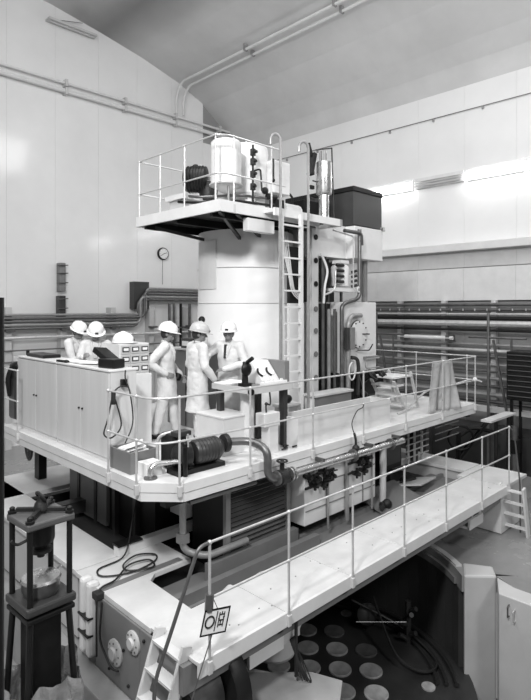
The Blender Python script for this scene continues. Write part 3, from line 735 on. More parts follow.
B().box(6.1,6.3,6.4,6.5,3.57,3.9).build('panel', WHITE, t)
B().tube([(5.95,6.4,3.6),(5.95,6.4,3.75)], [.12,.09], 12).build('dial', WHITE, t)
t = thing('pipe_cluster', 'tangle of black valves and pipes between tank and cabinet on the upper platform', 'valves', (5.95,6.3,3.6))
random.seed(5)
for z in (3.95,4.15,4.35,4.5):
    B().tube([(5.93,6.3,z-.05),(5.93,6.3,z+.05)], .045, 8).tube([(5.93,6.3,z),(5.85+.1*random.random(),6.22,z)], .025, 6).build('valve', SOOT, t)
B().tube([(5.93,6.3,3.7),(5.93,6.3,4.62)], .018, 6).tube(rounded([(5.93,6.3,4.2),(6.05,6.25,4.25),(6.08,6.25,3.9)],.05), .015, 6).build('riser', BLACK, t)
B().tube(rounded([(5.2,7.3,3.75),(5.2,6.9,3.68),(5.6,6.3,3.68),(6.4,6.25,3.7),(6.5,6.4,3.8)],.1), .022, 8).build('hose', BLACK, t)
B().tube(rounded([(5.25,7.2,3.85),(5.3,6.9,3.78),(5.7,6.4,3.8),(6.3,6.32,3.82)],.1), .022, 8).build('hose', DSTEEL, t)
B().tube([(6.25,6.3,3.85),(6.45,6.3,3.85)], .05, 8).ball((6.2,6.3,3.93),.06,8).build('valve', SOOT, t)
B().box(6.4,6.6,6.25,6.4,3.6,3.82).build('terminal_box', BLACK, t)
t = thing('hoist_motor', 'black bulky motor on the left of the upper platform', 'motor', (5.4,7.3,3.57))
B().lathe((5.42,7.40,4.16), [(.02,0),(.19,0),(.21,.04),(.21,.36),(.12,.38),(.02,.38)], 20, (.6,-.8,0)).build('casing', BLACK, t)
for k in range(6): B().lathe((5.45+.03*k,7.36-.04*k,4.16), [(.20,0),(.225,.005),(.225,.015),(.20,.02)], 20, (.6,-.8,0)).build('cooling_fin', SOOT, t)
B().lathe((5.68,7.12,4.0), [(.02,-.2),(.14,-.2),(.16,0),(.10,.12),(.02,.14)], 16).build('gearbox', SOOT, t)
B().box(5.15,5.7,7.1,7.6,3.78,3.86).build('bed_plate', WHITE, t)
B().box(5.2,5.65,7.15,7.55,3.57,3.78).build('bed', GREYW, t)
B().ball((5.55,7.3,4.36),.07,10).build('cap', BLACK, t)
t = thing('small_pump', 'dark ribbed pump with hoses by the hooked ladder pole on the upper platform', 'pump', (7.1,6.9,3.57))
B().lathe((7.15,7.05,3.85), [(.02,0),(.14,0),(.14,.45),(.1,.5),(.02,.5)], 18).build('casing', DGREY, t)
for z in (3.92,4.02,4.12,4.22): B().lathe((7.15,7.05,z), [(.14,0),(.16,.005),(.16,.025),(.14,.03)], 18).build('cooling_fin', BLACK, t)
B().box(7.05,7.25,6.95,7.15,3.57,3.85).build('pedestal', BLACK, t)
B().tube(smooth_pts([(7.3,6.98,4.25),(7.5,6.9,4.1),(7.5,6.9,3.85),(7.3,6.75,3.68),(6.95,6.6,3.66)]), .022, 6).build('hose', RUBB, t)
B().box(6.85,6.98,6.9,7.1,3.7,4.3).build('shield', GREYW, t)
t = thing('white_canister', 'bright white canister lying beside the pump on the upper platform', 'canister', (7.0,6.5,3.57))
B().tube([(6.85,6.55,3.72),(7.25,6.55,3.72)], .14, 16).build('shell', WHITE, t)
t = thing('cylinder_actuator', 'bright steel stepped cylinder standing on the small front platform', 'actuator', (7.35,5.95,3.55))
B().lathe((7.32,5.98,3.55), [(.09,0),(.09,.42),(.13,.43),(.14,.46),(.14,.98),(.12,1.0),(.02,1.0)], 24).build('barrel', STEEL, t)
for k, (a, h) in enumerate(((.3,.16),(1.5,.2),(2.8,.15),(4.0,.18))): B().tube([(7.32+.07*math.cos(a),5.98+.07*math.sin(a),4.55),(7.32+.07*math.cos(a),5.98+.07*math.sin(a),4.55+h)], .022, 8).build('connector', GTUBE, t)
B().tube([(7.12,6.0,4.72),(7.5,5.95,4.82)], .012, 5).tube([(7.5,5.95,4.82),(7.52,5.92,3.6)], .014, 5).tube([(7.1,6.05,4.2),(7.52,5.95,4.15)], .012, 5).build('cable', RUBB, t)
B().obox((7.14,6.1,4.5),(.07,.1,.4),(0,.25,0)).obox((7.10,6.12,4.75),(.05,.06,.22),(0,-.4,0)).build('bracket', SOOT, t)
for z in (3.9,4.1,4.35): B().obox((7.13,6.1,z),(.1,.05,.06)).build('clip', BLACK, t)

# ================================================================== RIGHT HAND MACHINE BLOCK
t = thing('black_housing', 'black box housing with lid on top of the white machine block', 'housing', (8.8,7,3.6))
B().box(8.4,9.35,6.14,7.9,3.6,4.24).build('body', DGREY, t, bevel=.01)
B().box(8.385,9.365,6.125,7.915,4.24,4.34).build('lid', BLACK, t, bevel=.015)
B().box(9.3,9.38,6.08,6.14,3.56,3.64).build('lug', STEEL, t)
B().box(7.62,8.38,6.7,7.8,3.6,4.05).build('rear_box', BLACK, t, bevel=.01)
mc = thing('machine_block', 'white boxed machine column right of the vessel with flange, pipes and round cover', 'machine', (8.4,6.8,0))
B().box(7.5,9.33,6.32,7.9,2.96,3.58).build('upper_box', WHITE, mc, bevel=.01)
B().box(8.4,9.35,6.12,6.33,2.96,3.58).build('upper_front', WHITE, mc, bevel=.01)
B().box(8.05,9.15,6.14,7.6,.8,2.13).build('lower_box', WHITE, mc, bevel=.012)
B().box(7.55,8.05,6.45,7.6,.0,2.13).build('side_box', GREYW, mc, bevel=.01)
B().box(8.1,9.1,6.5,7.6,.0,.8).build('plinth', BLACK, mc)
B().box(7.6,8.9,7.0,7.7,2.13,2.96).build('recess_shade', BLACK, mc)  # black block gives the open recess its shade
B().tube([(9.05,6.35,2.1),(9.05,6.35,2.98)], .06, 10).build('post', GTUBE, mc)
fl = B().box(7.38,7.56,6.30,6.42,0,3.45).build('flange_strip', WHITE, mc, bevel=.008)
for k in range(8):
    z = .35+.42*k
    if 1.8 < z < 2.2: z = 2.0
    B().lathe((7.47,6.30,z), [(.035,0),(.05,.006),(.05,.02),(.03,.022)], 16, (0,-1,0)).build('hole_rim', BLACK if z > 2.2 else MID, fl)
# inner light panel behind ladder
B().box(6.98,7.37,6.48,6.54,0,2.1).build('back_panel', WHITE, mc)
for x, r, m_, y in ((7.62,.03,DSTEEL,6.25),(7.72,.022,BLACK,6.28),(7.80,.035,GTUBE,6.26),(7.92,.028,DSTEEL,6.22)):
    B().tube([(x,y,.05),(x,y,2.95 if x < 7.75 else 2.0)], r, 8).build('riser_pipe', m_, mc)
B().tube(rounded([(8.42,6.02,3.5),(8.42,6.02,2.2),(8.1,6.1,2.12),(7.98,6.1,2.05),(7.98,6.1,.1)],.12), .038, 10).build('bent_pipe', DSTEEL, mc)
B().tube(rounded([(7.9,5.98,3.42),(8.42,5.98,3.42),(8.46,6.0,3.2)],.08), .035, 10).build('bent_pipe', DSTEEL, mc)
B().tube(rounded([(7.6,6.0,3.4),(8.2,6.0,3.34),(8.2,6.0,2.3)],.05), .014, 6).build('bent_pipe', TUBE, mc)
B().tube(rounded([(8.55,6.08,1.88),(8.25,6.08,1.88),(8.12,6.06,1.75),(8.12,6.06,.3)],.14), .045, 10).build('bent_pipe', GTUBE, mc)
B().box(8.02,8.1,6.0,6.08,1.25,1.66).build('gauge_box', DGREY, mc, bevel=.008)
B().box(8.14,8.26,6.0,6.08,1.25,1.66).build('gauge_box', MID, mc, bevel=.008)
cv = B().lathe((8.52,6.14,1.52), [(.25,0),(.26,.01),(.26,.04),(.24,.045),(.02,.045)], 32, (0,-1,0)).build('round_cover', WHITE, mc)
B().ring((8.52,6.125,1.52),(0,1,0),.262,.010,32,6).build('gasket', BLACK, cv)
for k in range(12):
    a = k*PI/6; B().lathe((8.52+.235*math.cos(a),6.095,1.52+.235*math.sin(a)), [(.014,0),(.012,.015)], 8, (0,-1,0)).build('bolt', BLACK, cv)
B().tube([(8.62,6.1,1.52),(8.72,6.0,1.52)], .014, 6).build('lever', BLACK, mc)
B().tube(rounded([(8.45,6.08,1.22),(8.8,6.06,1.2),(8.85,6.02,1.32)],.04), .012, 6).build('lever', BLACK, mc)
B().box(8.7,9.15,6.08,6.14,1.02,1.08).build('pipe_shelf', MID, mc)
B().tube(rounded([(9.12,6.05,.86),(8.65,6.05,.86),(8.65,6.05,1.04),(9.12,6.05,1.04)],.08), .012, 6).build('loop_pipe', GTUBE, mc)
B().ring((8.16,6.0,.85),(.2,-1,0), .16,.014,24,6,sx=.8).build('loop_hose', WHITE, mc)
B().tube(smooth_pts([(8.2,6.05,1.1),(8.32,6.0,1.05),(8.36,6.0,.8),(8.34,6.0,.4)]), .035, 8).build('black_hose', RUBB, mc)
for x in (8.3,8.42,8.6): B().tube([(x,6.1,.02),(x,6.1,.75)], .03, 8).build('stub_pipe', BLACK, mc)
for x,z in ((8.75,.86),(9.1,.84),(8.5,.5),(8.7,.35)): 
    B().ring((x,5.95,z-.12),(.2,-.7,.6),.11,.022,18,6).tube([(x,5.95,z-.12),(x,6.2,z-.3)],.025,6).ball((x,5.97,z-.12),.07,8).build('handwheel', BLACK, mc)
# hoses behind the ladder
for k in range(4):
    B().tube(smooth_pts([(6.75+.06*k,6.5,3.35),(6.9+.05*k,6.45,2.7-.1*k),(7.02+.05*k,6.45,2.3),(7.2,6.42,2.15+.03*k)]), .012, 6).build('white_hose', WHITE, mc)
B().tube(smooth_pts([(7.5,6.2,3.0),(7.62,6.15,2.7),(7.55,6.15,2.4),(7.52,6.15,2.1)]), .022, 8).build('white_hose', WHITE, mc)
B().tube(smooth_pts([(7.52,6.15,2.25),(7.75,6.1,2.36),(7.8,6.1,2.7),(7.95,6.15,2.8)]), .018, 8).build('white_hose', TUBE, mc)
B().box(6.98,7.36,6.48,6.54,2.1,3.1).build('gap_shade', BLACK, mc)  # black sheet as the dark of the gap behind the ladder
B().box(7.57,8.04,6.42,6.44,0,2.1).build('gap_shade', BLACK, mc)  # black sheet painted as shade between the riser pipes
B().box(7.57,8.1,6.5,6.54,2.14,2.95).build('gap_shade', BLACK, mc)  # black sheet darkens the void beside the pot motor
# pot motor
t = thing('pot_motor', 'white pot-shaped motor with black valve bank in the recess right of the ladder', 'motor', (8.1,6.3,2.3))
B().lathe((8.12,6.25,2.42), [(.12,0),(.17,.01),(.17,.36),(.12,.42),(.02,.43)], 28).build('casing', WHITE, t)
B().box(7.95,8.2,6.1,6.3,2.84,2.90).build('cap_bracket', WHITE, t)
for z in (2.5,2.6,2.7,2.8): B().tube([(7.80,6.08,z),(8.0,6.08,z)], .03, 8).build('valve_coil', SOOT, t)
B().box(7.75,8.35,6.05,6.4,2.32,2.38).build('shelf', WHITE, t)
for k in range(4): B().tube([(8.3,6.12,2.42+.09*k),(8.38,6.05,2.45+.09*k)], .03, 6).build('valve_coil', SOOT, t)
B().ring((8.36,6.0,2.36),(.3,-1,0),.05,.015,16,6).build('ring_hose', WHITE, t)
for x in (7.85,8.25): B().box(x-.02,x+.02,6.3,6.34,2.13,2.32).build('leg', DSTEEL, t)

# ================================================================== THINGS ON THE MAIN DECK
# cupboards
def cupboard(y0, y1, lab):
    t = thing('cupboard', lab, 'cupboard', (3.65,(y0+y1)/2,0))
    B().box(3.50,3.88,y0+.01,y1-.01,.0,1.18).build('body', CABW, t)
    B().box(3.47,3.90,y0,y1,1.18,1.205).build('top', WHITE, t, bevel=.004)
    ym = (y0+y1)/2
    for a, b_, hy in ((y0+.015,ym-.006,ym-.05),(ym+.006,y1-.015,ym+.05)):
        dr = B().box(3.475,3.498,a,b_,.06,1.165).build('door', CABW, t, bevel=.003)
        B().tube([(3.475,hy,.62),(3.455,hy,.62)], .014, 8).build('knob', BLACK, dr)
    B().box(3.49,3.5,y0+.01,y1-.01,.0,.05).build('plinth', WHITE, t)
    return t
cupboard(7.985,9.56,'far pale two-door cupboard at the left of the deck, under the black tray')
cupboard(6.40,7.975,'near pale two-door cupboard on the deck, with cables hung on its end')
t = thing('black_tray', 'long black tray lying on the far cupboard top', 'tray', (3.65,9.1,1.205))
B().box(3.55,3.84,8.65,9.35,1.205,1.26).build('tray', BLACK, t, bevel=.015)
B().tube([(3.6,9.42,1.22),(3.6,9.42,1.3)], .03, 8).build('knob', BLACK, t)
t = thing('open_papers', 'white papers spread on the cupboard top in front of the two bent men', 'papers', (3.7,7.9,1.205))
for k in range(5):
    B().obox((3.72,8.2-.22*k,1.209+.004*k),(.26,.3,.004),(0,0,.2*k-.3)).build('sheet', PAPER, t)
t = thing('black_clip', 'small dark tool lying at the cupboard edge by the papers', 'tool', (3.52,7.85,1.205))
B().obox((3.53,7.9,1.222),(.05,.28,.03),(0,0,.1)).ball((3.53,7.78,1.225),(.035,.05,.025)).build('tool', BLACK, t)
t = thing('black_instrument', 'black instrument with tilted hood on the near cupboard top', 'instrument', (3.65,6.75,1.205))
B().obox((3.66,6.68,1.27),(.2,.32,.12),(.0,.0,.2)).build('body', BLACK, t, bevel=.015)
B().obox((3.72,6.95,1.36),(.22,.32,.08),(.45,.1,.2)).build('hood', BLACK, t, bevel=.01)
B().obox((3.7,6.85,1.235),(.12,.1,.06)).build('stand', BLACK, t)
# hung cables
t = thing('wall_socket', 'black plug socket with cords on the end of the near cupboard', 'socket', (3.7,6.38,.9))
B().box(3.63,3.71,6.34,6.40,.98,1.08).build('socket', BLACK, t, bevel=.008)
B().tube(smooth_pts([(3.67,6.33,1.2),(3.67,6.33,1.08),(3.72,6.3,.9),(3.76,6.3,.5),(3.62,6.3,.2),(3.55,6.25,.02)]), .009, 6).build('cord', RUBB, t)
B().tube(smooth_pts([(3.48,6.3,.95),(3.40,6.3,.6),(3.35,6.3,.42),(3.46,6.3,.36),(3.58,6.28,.5),(3.52,6.3,.8),(3.48,6.3,.92),(3.58,6.3,1.0),(3.7,6.3,.98)]), .01, 6).build('cord', RUBB, t)
B().tube([(3.48,6.3,.78),(3.48,6.3,.96)], .03, 8).build('plug', RUBB, t)
# drawer unit on its base cupboard
t = thing('base_cupboard', 'plain white cupboard standing behind the two-door cupboards under the card drawers', 'cupboard', (4.2,7.2,0))
B().box(3.92,4.45,6.92,7.35,.0,1.05).build('body', WHITE, t, bevel=.006)
t = thing('card_drawers', 'white card index cabinet of six labelled drawers under a helmet', 'drawers', (4.2,7.1,1.05))
B().box(3.93,4.42,6.95,7.32,1.05,1.50).build('body', WHITE, t, bevel=.005)
for i in range(3):
    for j in range(3):
        x0 = 3.955+.155*i; z0 = 1.075+.14*j
        dr = B().box(x0,x0+.145,6.935,6.95,z0,z0+.125).build('drawer', GREYW, t, bevel=.003)
        B().box(x0+.018,x0+.125,6.926,6.936,z0+.03,z0+.098).build('label_frame', BLACK, dr)
        B().box(x0+.032,x0+.111,6.922,6.928,z0+.044,z0+.084).build('label_card', PAPER, dr)
def helmet_shape(t, M, m_, par=None, small=1.0):
    b = B(); b.lathe((0,0,0), [(.135,0),(.138,.02),(.134,.05),(.118,.095),(.085,.13),(.04,.147),(.005,.15)], 24, sx=.93, sy=1.12); b.xf(M)
    o = b.build('hard_hat' if par else 'shell', m_, t)
    q = B(); q.lathe((0,.02,-.003), [(.12,0),(.155,-.004),(.158,.004),(.135,.012)], 24, sx=.95, sy=1.2); q.xf(M)
    q.build('brim', m_, o)
    r = B(); r.tube([(0,-.13,.07),(0,-.09,.12),(0,0,.156),(0,.09,.12),(0,.14,.06)], .012, 6); r.xf(M); r.build('ridge', m_, o)
    e = B(); e.obox((0,.157,.035),(.05,.008,.03)); e.xf(M); e.build('badge', DGREY, o)
    return o
t = thing('spare_helmet', 'white safety helmet resting on top of the card drawers', 'helmet', (4.12,7.12,1.5))
helmet_shape(t, Matrix.Translation((4.08,7.1,1.515)) @ Matrix.Rotation(-2.2,4,'Z'), HELM)
# grey cabinet behind the men
t = thing('grey_cabinet', 'tall mid-grey metal cabinet behind the three standing men', 'cabinet', (5.7,7.4,0))
B().box(5.50,5.93,6.98,8.05,0,1.30).build('body', MID, t, bevel=.008)
B().box(5.48,5.95,6.96,8.07,1.30,1.325).build('top', GREYW, t)
for y in (7.5,): B().box(5.49,5.5,y-.004,y+.004,.02,1.28).build('door_seam', BLACK, t)
t = thing('meter_box', 'small dark meter box on the grey cabinet behind the standing men', 'meter', (5.7,7.7,1.325))
B().box(5.55,5.8,7.45,7.72,1.325,1.50).build('body', DGREY, t, bevel=.01)
B().box(5.54,5.55,7.5,7.67,1.37,1.45).build('window', GREYW, t)
t = thing('white_jar', 'white jar with lamp head on the grey cabinet beside the meter box', 'jar', (5.7,7.3,1.325))
B().lathe((5.7,7.32,1.325), [(.09,0),(.10,.02),(.10,.2),(.07,.24),(.02,.25)], 20).build('jar', WHITE, t)
B().tube([(5.7,7.32,1.57),(5.7,7.32,1.78)], .012, 6).ball((5.68,7.3,1.82),.06,10).build('lamp_head', BLACK, t)
# dark item left of cupboards
t = thing('canvas_bag', 'dark bag and jacket hung on the railing left of the cupboards', 'bag', (3.5,9.5,.1))
B().obox((3.52,9.72,.55),(.16,.34,.9)).build('bag', DGREY, t, bevel=.05)
B().ball((3.5,9.66,1.02),(.1,.16,.08)).tube(smooth_pts([(3.45,9.7,1.0),(3.4,9.75,.8),(3.45,9.8,.5)]), .05, 8).build('jacket', BLACK, t)
# crate of papers
t = thing('paper_crate', 'grey open crate with papers at the near deck corner', 'crate', (3.6,5.95,0))
for (a,b_,c,d_) in ((3.42,3.44,5.78,6.28),(3.78,3.80,5.78,6.28),(3.44,3.78,5.78,5.80),(3.44,3.78,6.26,6.28)):
    B().box(a,b_,c,d_,0,.26).build('side', MID, t)
B().box(3.43,3.79,5.79,6.27,0,.02).build('bottom', MID, t)
for k in range(6): B().obox((3.61,6.03,.17+.025*k),(.24,.36,.008),(.25-.07*k,.2-.1*k,.5-.2*k)).build('sheet', PAPER, t)
t = thing('white_carton', 'small white open carton in front of the grey crate', 'carton', (3.6,5.65,0))
B().box(3.50,3.72,5.55,5.75,0,.16).build('carton', PAPER, t, bevel=.004)
# pump set
t = thing('pump_set', 'dark electric pump set with bright pipe at the near deck corner', 'pump', (4.1,5.4,0))
A_ = Vector((1,-.05,0)).normalized()
B().lathe((4.08,5.42,.22), [(.02,0),(.13,0),(.155,.03),(.155,.34),(.13,.38),(.1,.42),(.02,.42)], 24, A_).build('motor', DGREY, t)
for k in range(6):
    B().lathe(Vector((4.12,5.418,.22))+A_*.05*k, [(.15,0),(.161,.003),(.161,.010),(.15,.013)], 24, A_).build('cooling_fin', DGREY, t)
B().lathe((4.02,5.45,.22), [(.02,-.22),(.07,-.2),(.16,-.12),(.17,-.02),(.1,0),(.02,0)], 24, A_).build('volute', SOOT, t)
B().box(3.78,4.5,5.3,5.55,0,.06).build('bed_plate', BLACK, t)
B().box(3.85,4.05,5.5,5.8,.02,.45).build('gear_case', SOOT, t, bevel=.03)
B().box(3.84,4.06,5.42,5.56,.44,.50).build('terminal_box', DGREY, t, bevel=.01)
B().tube([(3.95,5.49,.3),(3.95,5.49,.45)], .05, 8).build('terminal_neck', SOOT, t)
B().lathe((4.54,5.39,.26), [(.03,0),(.11,0),(.12,.02),(.12,.06),(.06,.07),(.05,.1)], 20, (1,-.1,0)).build('flange', SOOT, t)
B().tube(rounded([(3.95,5.35,.16),(3.6,5.5,.16),(3.52,5.5,.12),(3.52,5.5,.0)],.06), .032, 10).build('suction_pipe', STEEL, t)
B().tube(rounded([(3.78,5.75,.05),(3.78,5.75,.42),(3.95,5.65,.46)],.1), .022, 8).build('bent_tube', TUBE, t)
B().tube([(3.86,5.28,.0),(3.86,5.28,.36)], .03, 8).ball((3.86,5.28,.38),.045,8).build('valve_post', BLACK, t)
B().tube([(3.88,5.25,.36),(3.84,5.2,.52)], .014, 6).build('valve_lever', STEEL, t)
B().lathe((3.52,5.5,0), [(.08,0),(.08,.02),(.03,.025)], 16).build('pipe_foot', DSTEEL, t)
# discharge pipe over the edge
t = thing('discharge_pipe', 'shiny pipe bending over the deck edge into the long front pipe', 'pipe', (5.0,5.0,-.2))
B().tube(rounded([(4.6,5.38,.27),(4.86,5.20,.27),(4.90,4.93,.2),(4.90,4.93,-.12),(5.0,4.93,-.2),(5.2,4.93,-.21)],.13,6), .052, 12).build('bend', DSTEEL, t)
B().tube([(5.3,4.93,-.21),(8.15,4.93,-.24)], .05, 14).build('tube', STEEL, t)
for x in (5.05,5.3,5.36,6.72,7.75): B().lathe((x,4.93,-.21-.01*(x-5.3)), [(.05,0),(.095,0),(.095,.025),(.05,.025)], 20, (1,0,0)).build('flange', STEEL if 5.2 < x < 5.4 else DSTEEL, t)
B().lathe((5.08,4.93,-.21), [(.05,0),(.10,.03),(.10,.15),(.05,.19)], 16, (1,0,0)).tube([(5.17,4.93,-.2),(5.17,4.93,.0)], .03, 8).build('valve_body', SOOT, t)
B().ring((5.17,4.93,.0),(0,0,1),.07,.012,16,6).build('handwheel', SOOT, t)
B().tube(rounded([(6.8,4.93,-.2),(6.8,4.93,.0),(6.8,4.96,.1)],.03), .02, 6).ball((6.8,4.93,-.13),.06,8).build('vent_cock', SOOT, t)
for x in (6.0,7.2,8.0): B().box(x-.02,x+.02,4.90,5.05,-.18,-.13).build('bracket', DSTEEL, t)
t = thing('rail_cord', 'thin dark cord tied on the deck railing above the front pipe', 'cord', (6.8,4.95,0))
B().tube(smooth_pts([(6.8,4.94,.05),(6.74,4.96,.25),(6.9,4.98,.42),(7.1,5.0,.48),(7.5,5.3,.7),(8.1,5.8,.8)]), .008, 5).build('cord', RUBB, t)
# white chest
t = thing('white_chest', 'plain white square chest in front of the standing men', 'box', (5.0,5.9,0))
B().box(4.74,5.22,5.62,6.2,0,.50).build('body', WHITE, t, bevel=.008)
B().box(4.73,5.23,5.61,6.21,.50,.53).build('lid', WHITE, t, bevel=.006)
t = thing('white_pedestal', 'round white pedestal under the instrument desk', 'pedestal', (5.2,5.5,0))
B().lathe((5.22,5.66,0), [(.12,0),(.12,.02),(.10,.04),(.10,.84)], 20).build('column', WHITE, t)
t = thing('junction_post', 'white post with a box head standing before the instrument desk', 'post', (5.35,5.35,0))
B().box(5.28,5.46,5.28,5.44,0,.38).build('post', WHITE, t, bevel=.006)
B().box(5.18,5.48,5.27,5.45,.38,.56).build('head', WHITE, t, bevel=.006)
B().tube(smooth_pts([(5.3,5.36,.56),(5.3,5.36,.68),(5.42,5.4,.66),(5.5,5.5,.85)]), .012, 6).ball((5.3,5.36,.68),.025,8).build('cable', RUBB, t)
# loose pipes on deck by post
t = thing('chain_heap', 'small heap of dark chain on the deck beside the white post', 'chain', (5.6,5.35,0))
for k in range(9): B().ring((5.58+.05*k+.02*(k%3),5.28+.05*(k%4),.02),(.3*(k%2),.4*((k+1)%2),1), .04,.012,10,5,sx=.6).build('link', BLACK, t)
# desk with instruments
t = thing('instrument_desk', 'grey instrument desk with sloping dials at the railing', 'desk', (5.5,5.8,0))
B().box(5.0,5.86,5.42,6.12,.86,.92).build('desk_top', MID, t, bevel=.005)
B().box(4.98,5.88,5.39,5.42,.83,.935).build('front_edge', GREYW, t)
B().box(4.96,4.99,5.39,6.14,.85,.93).build('side_edge', GREYW, t)
for x,y in ((5.8,5.5),(5.05,6.05),(5.8,6.05)): B().box(x-.04,x+.04,y-.04,y+.04,0,.86).build('leg', DGREY, t)
B().tube([(5.03,5.40,.87),(5.03,5.36,.87)], .045, 12).build('end_knob', BLACK, t)
B().prism([(5.76,5.44),(5.86,5.44),(5.86,5.95),(5.76,5.95)], .92, 1.24).build('end_box', MID, t, bevel=.008)
for x0 in (5.40,5.58):
    b = B(); 
    v = [b.bm.verts.new(p) for p in ((x0,5.50,.92),(x0+.17,5.50,.92),(x0+.17,5.95,.92),(x0,5.95,.92),(x0,5.78,1.24),(x0+.17,5.78,1.24),(x0+.17,5.95,1.24),(x0,5.95,1.24))]
    for f in ((3,2,1,0),(4,5,6,7),(0,1,5,4),(1,2,6,5),(2,3,7,6),(3,0,4,7)): b.bm.faces.new([v[i] for i in f])
    o = b.build('dial_case', WHITE, t, bevel=.006)
    ax = Vector((0,-.32,.28)).normalized()
    c = Vector((x0+.085,5.64,1.08))
    B().ring(c+ax*.01, ax, .078,.016,22,6,a0=-.9,a1=1.1).build('dark_arc', BLACK, o)
    B().lathe(c, [(.058,0),(.058,.012),(.02,.014)], 24, ax).build('dial_face', PAPER, o)
B().obox((5.55,5.46,.94),(.5,.06,.05)).build('key_strip', PAPER, t)
for k in range(5): B().obox((5.36+.09*k,5.47,.975),(.035,.03,.03)).build('key', WHITE, t)
t = thing('desk_telephone', 'black hooded handset instrument on the desk beside the talking man', 'instrument', (5.1,5.65,.92))
B().box(5.06,5.2,5.55,5.68,.92,.96).build('base', BLACK, t)
B().tube([(5.12,5.6,.95),(5.12,5.6,1.26)], [.05,.035], 10).build('stem', BLACK, t)
B().ball((5.12,5.57,1.16),(.09,.05,.1)).build('head', BLACK, t)
B().tube([(5.12,5.55,1.26),(5.12,5.45,1.32)], .03, 8).build('eyepiece', BLACK, t)
t = thing('open_logbook', 'open white logbook at the left of the instrument desk', 'book', (5.08,6.0,.92))
B().obox((5.08,5.95,.935),(.2,.3,.02),(0,.06,.25)).build('left_page', PAPER, t)
B().obox((5.27,5.98,.935),(.18,.3,.02),(0,-.06,.25)).build('right_page', PAPER, t)
# long white trough box
t = thing('long_box', 'long white open box with dark interior along the deck front', 'box', (7,5.45,0))
B().box(5.82,8.24,5.24,5.28,0,.42).build('front', WHITE, t)
B().box(5.82,8.24,5.62,5.66,0,.42).build('back', WHITE, t)
B().box(5.82,5.86,5.28,5.62,0,.42).build('end', WHITE, t)
B().box(8.20,8.24,5.28,5.62,0,.42).build('end', WHITE, t)
B().box(5.86,8.20,5.28,5.62,.30,.33).build('inner_cover', DGREY, t)
# grey lidded chest
t = thing('grey_chest', 'grey lidded chest with pale end behind the long white box', 'chest', (7.4,6.0,0))
B().box(6.95,7.95,5.86,6.10,0,.52).build('body', MID, t, bevel=.006)
B().box(6.90,7.98,5.83,6.13,.52,.56).build('lid', GREYW, t, bevel=.006)
B().box(6.93,6.95,5.88,6.08,.04,.5).build('end_panel', PAPER, t)
# left low unit behind ladder base
t = thing('low_bench', 'low white bench with dark knob at the foot of the tall ladder', 'bench', (6.8,6.1,0))
B().box(6.25,6.7,5.95,6.18,.42,.46).build('seat', WHITE, t)
for x in (6.3,6.65): B().box(x-.02,x+.02,5.97,6.16,0,.42).build('leg', WHITE, t)
B().ball((6.48,6.05,.53),(.08,.06,.07)).build('knob', BLACK, t)
# mobile steps at the right
t = thing('mobile_steps', 'small open steps with pale treads standing on the deck at right', 'steps', (9.4,5.9,0))
for y in (5.65,6.15):
    B().bar((9.0,y,.62),(9.42,y,0.02),.06,.03).build('stringer', GREYW, t)
for k in range(3): B().box(9.02+.14*k,9.34+.14*k,5.63,6.17,.50-.2*k,.53-.2*k).build('tread', WHITE, t)
for y in (5.65,6.15): 
    B().bar((9.62,y,.75),(9.9,y,.02),.05,.03).build('rear_leg', GREYW, t)
B().box(9.0,9.65,5.63,6.17,.66,.69).build('top_tread', WHITE, t)
B().box(9.95,10.25,6.3,6.7,0,.3).build('block', WHITE, t)
# canvas cloth on the rail
bb = B(); nx, nz = 22, 14
grid = []
for i in range(nx+1):
    row = []
    for j in range(nz+1):
        u = i/nx; w = j/nz
        x = 9.45+ .85*u + .1*(w-.5)*(u-.3); z = 1.0-.98*w
        y = 5.10+.05*math.sin(u*15+w*2)*(.3+w) + .10*w*math.sin(u*5)
        row.append(bb.bm.verts.new((x,y,z)))
    grid.append(row)
for i in range(nx):
    for j in range(nz): bb.bm.faces.new((grid[i][j],grid[i+1][j],grid[i+1][j+1],grid[i][j+1]))
def solid(o):
    s_ = o.modifiers.new('thickness','SOLIDIFY'); s_.thickness = .012
bb.build('canvas_cloth', CLOTH, label='grey canvas cloth draped over the railing at the right deck end', cat='cloth', smooth=True, mods=solid)
t = thing('slack_rope', 'pale rope slung from the right railing corner across the deck', 'rope', (11.0,5.1,.5))
B().tube(smooth_pts([(11.1,5.1,.52),(10.6,5.25,.44),(10.1,5.5,.36),(9.8,5.65,.15),(9.5,5.6,.06),(8.9,5.5,.04)]), .018, 6).build('rope', TUBE, t)
B().ball((11.13,5.02,.52),.05,8).tube([(11.13,5.0,.52),(11.3,4.95,.46)],.015,6).build('knot', WHITE, t)
t = thing('paper_sack', 'white crumpled sack behind the canvas cloth', 'sack', (10.6,5.4,0))
B().ball((10.55,5.35,.3),(.12,.1,.24)).ball((10.6,5.35,.5),(.15,.09,.08)).build('sack', WHITE, t)
t = thing('deck_cabinet', 'dark low cabinet at the back right of the deck', 'cabinet', (9.9,7.6,0))
B().box(10.0,11.0,7.2,7.7,0,.6).build('body', DGREY, t, bevel=.01)
B().box(10.0,11.0,7.18,7.2,.05,.55).build('door', BLACK, t)
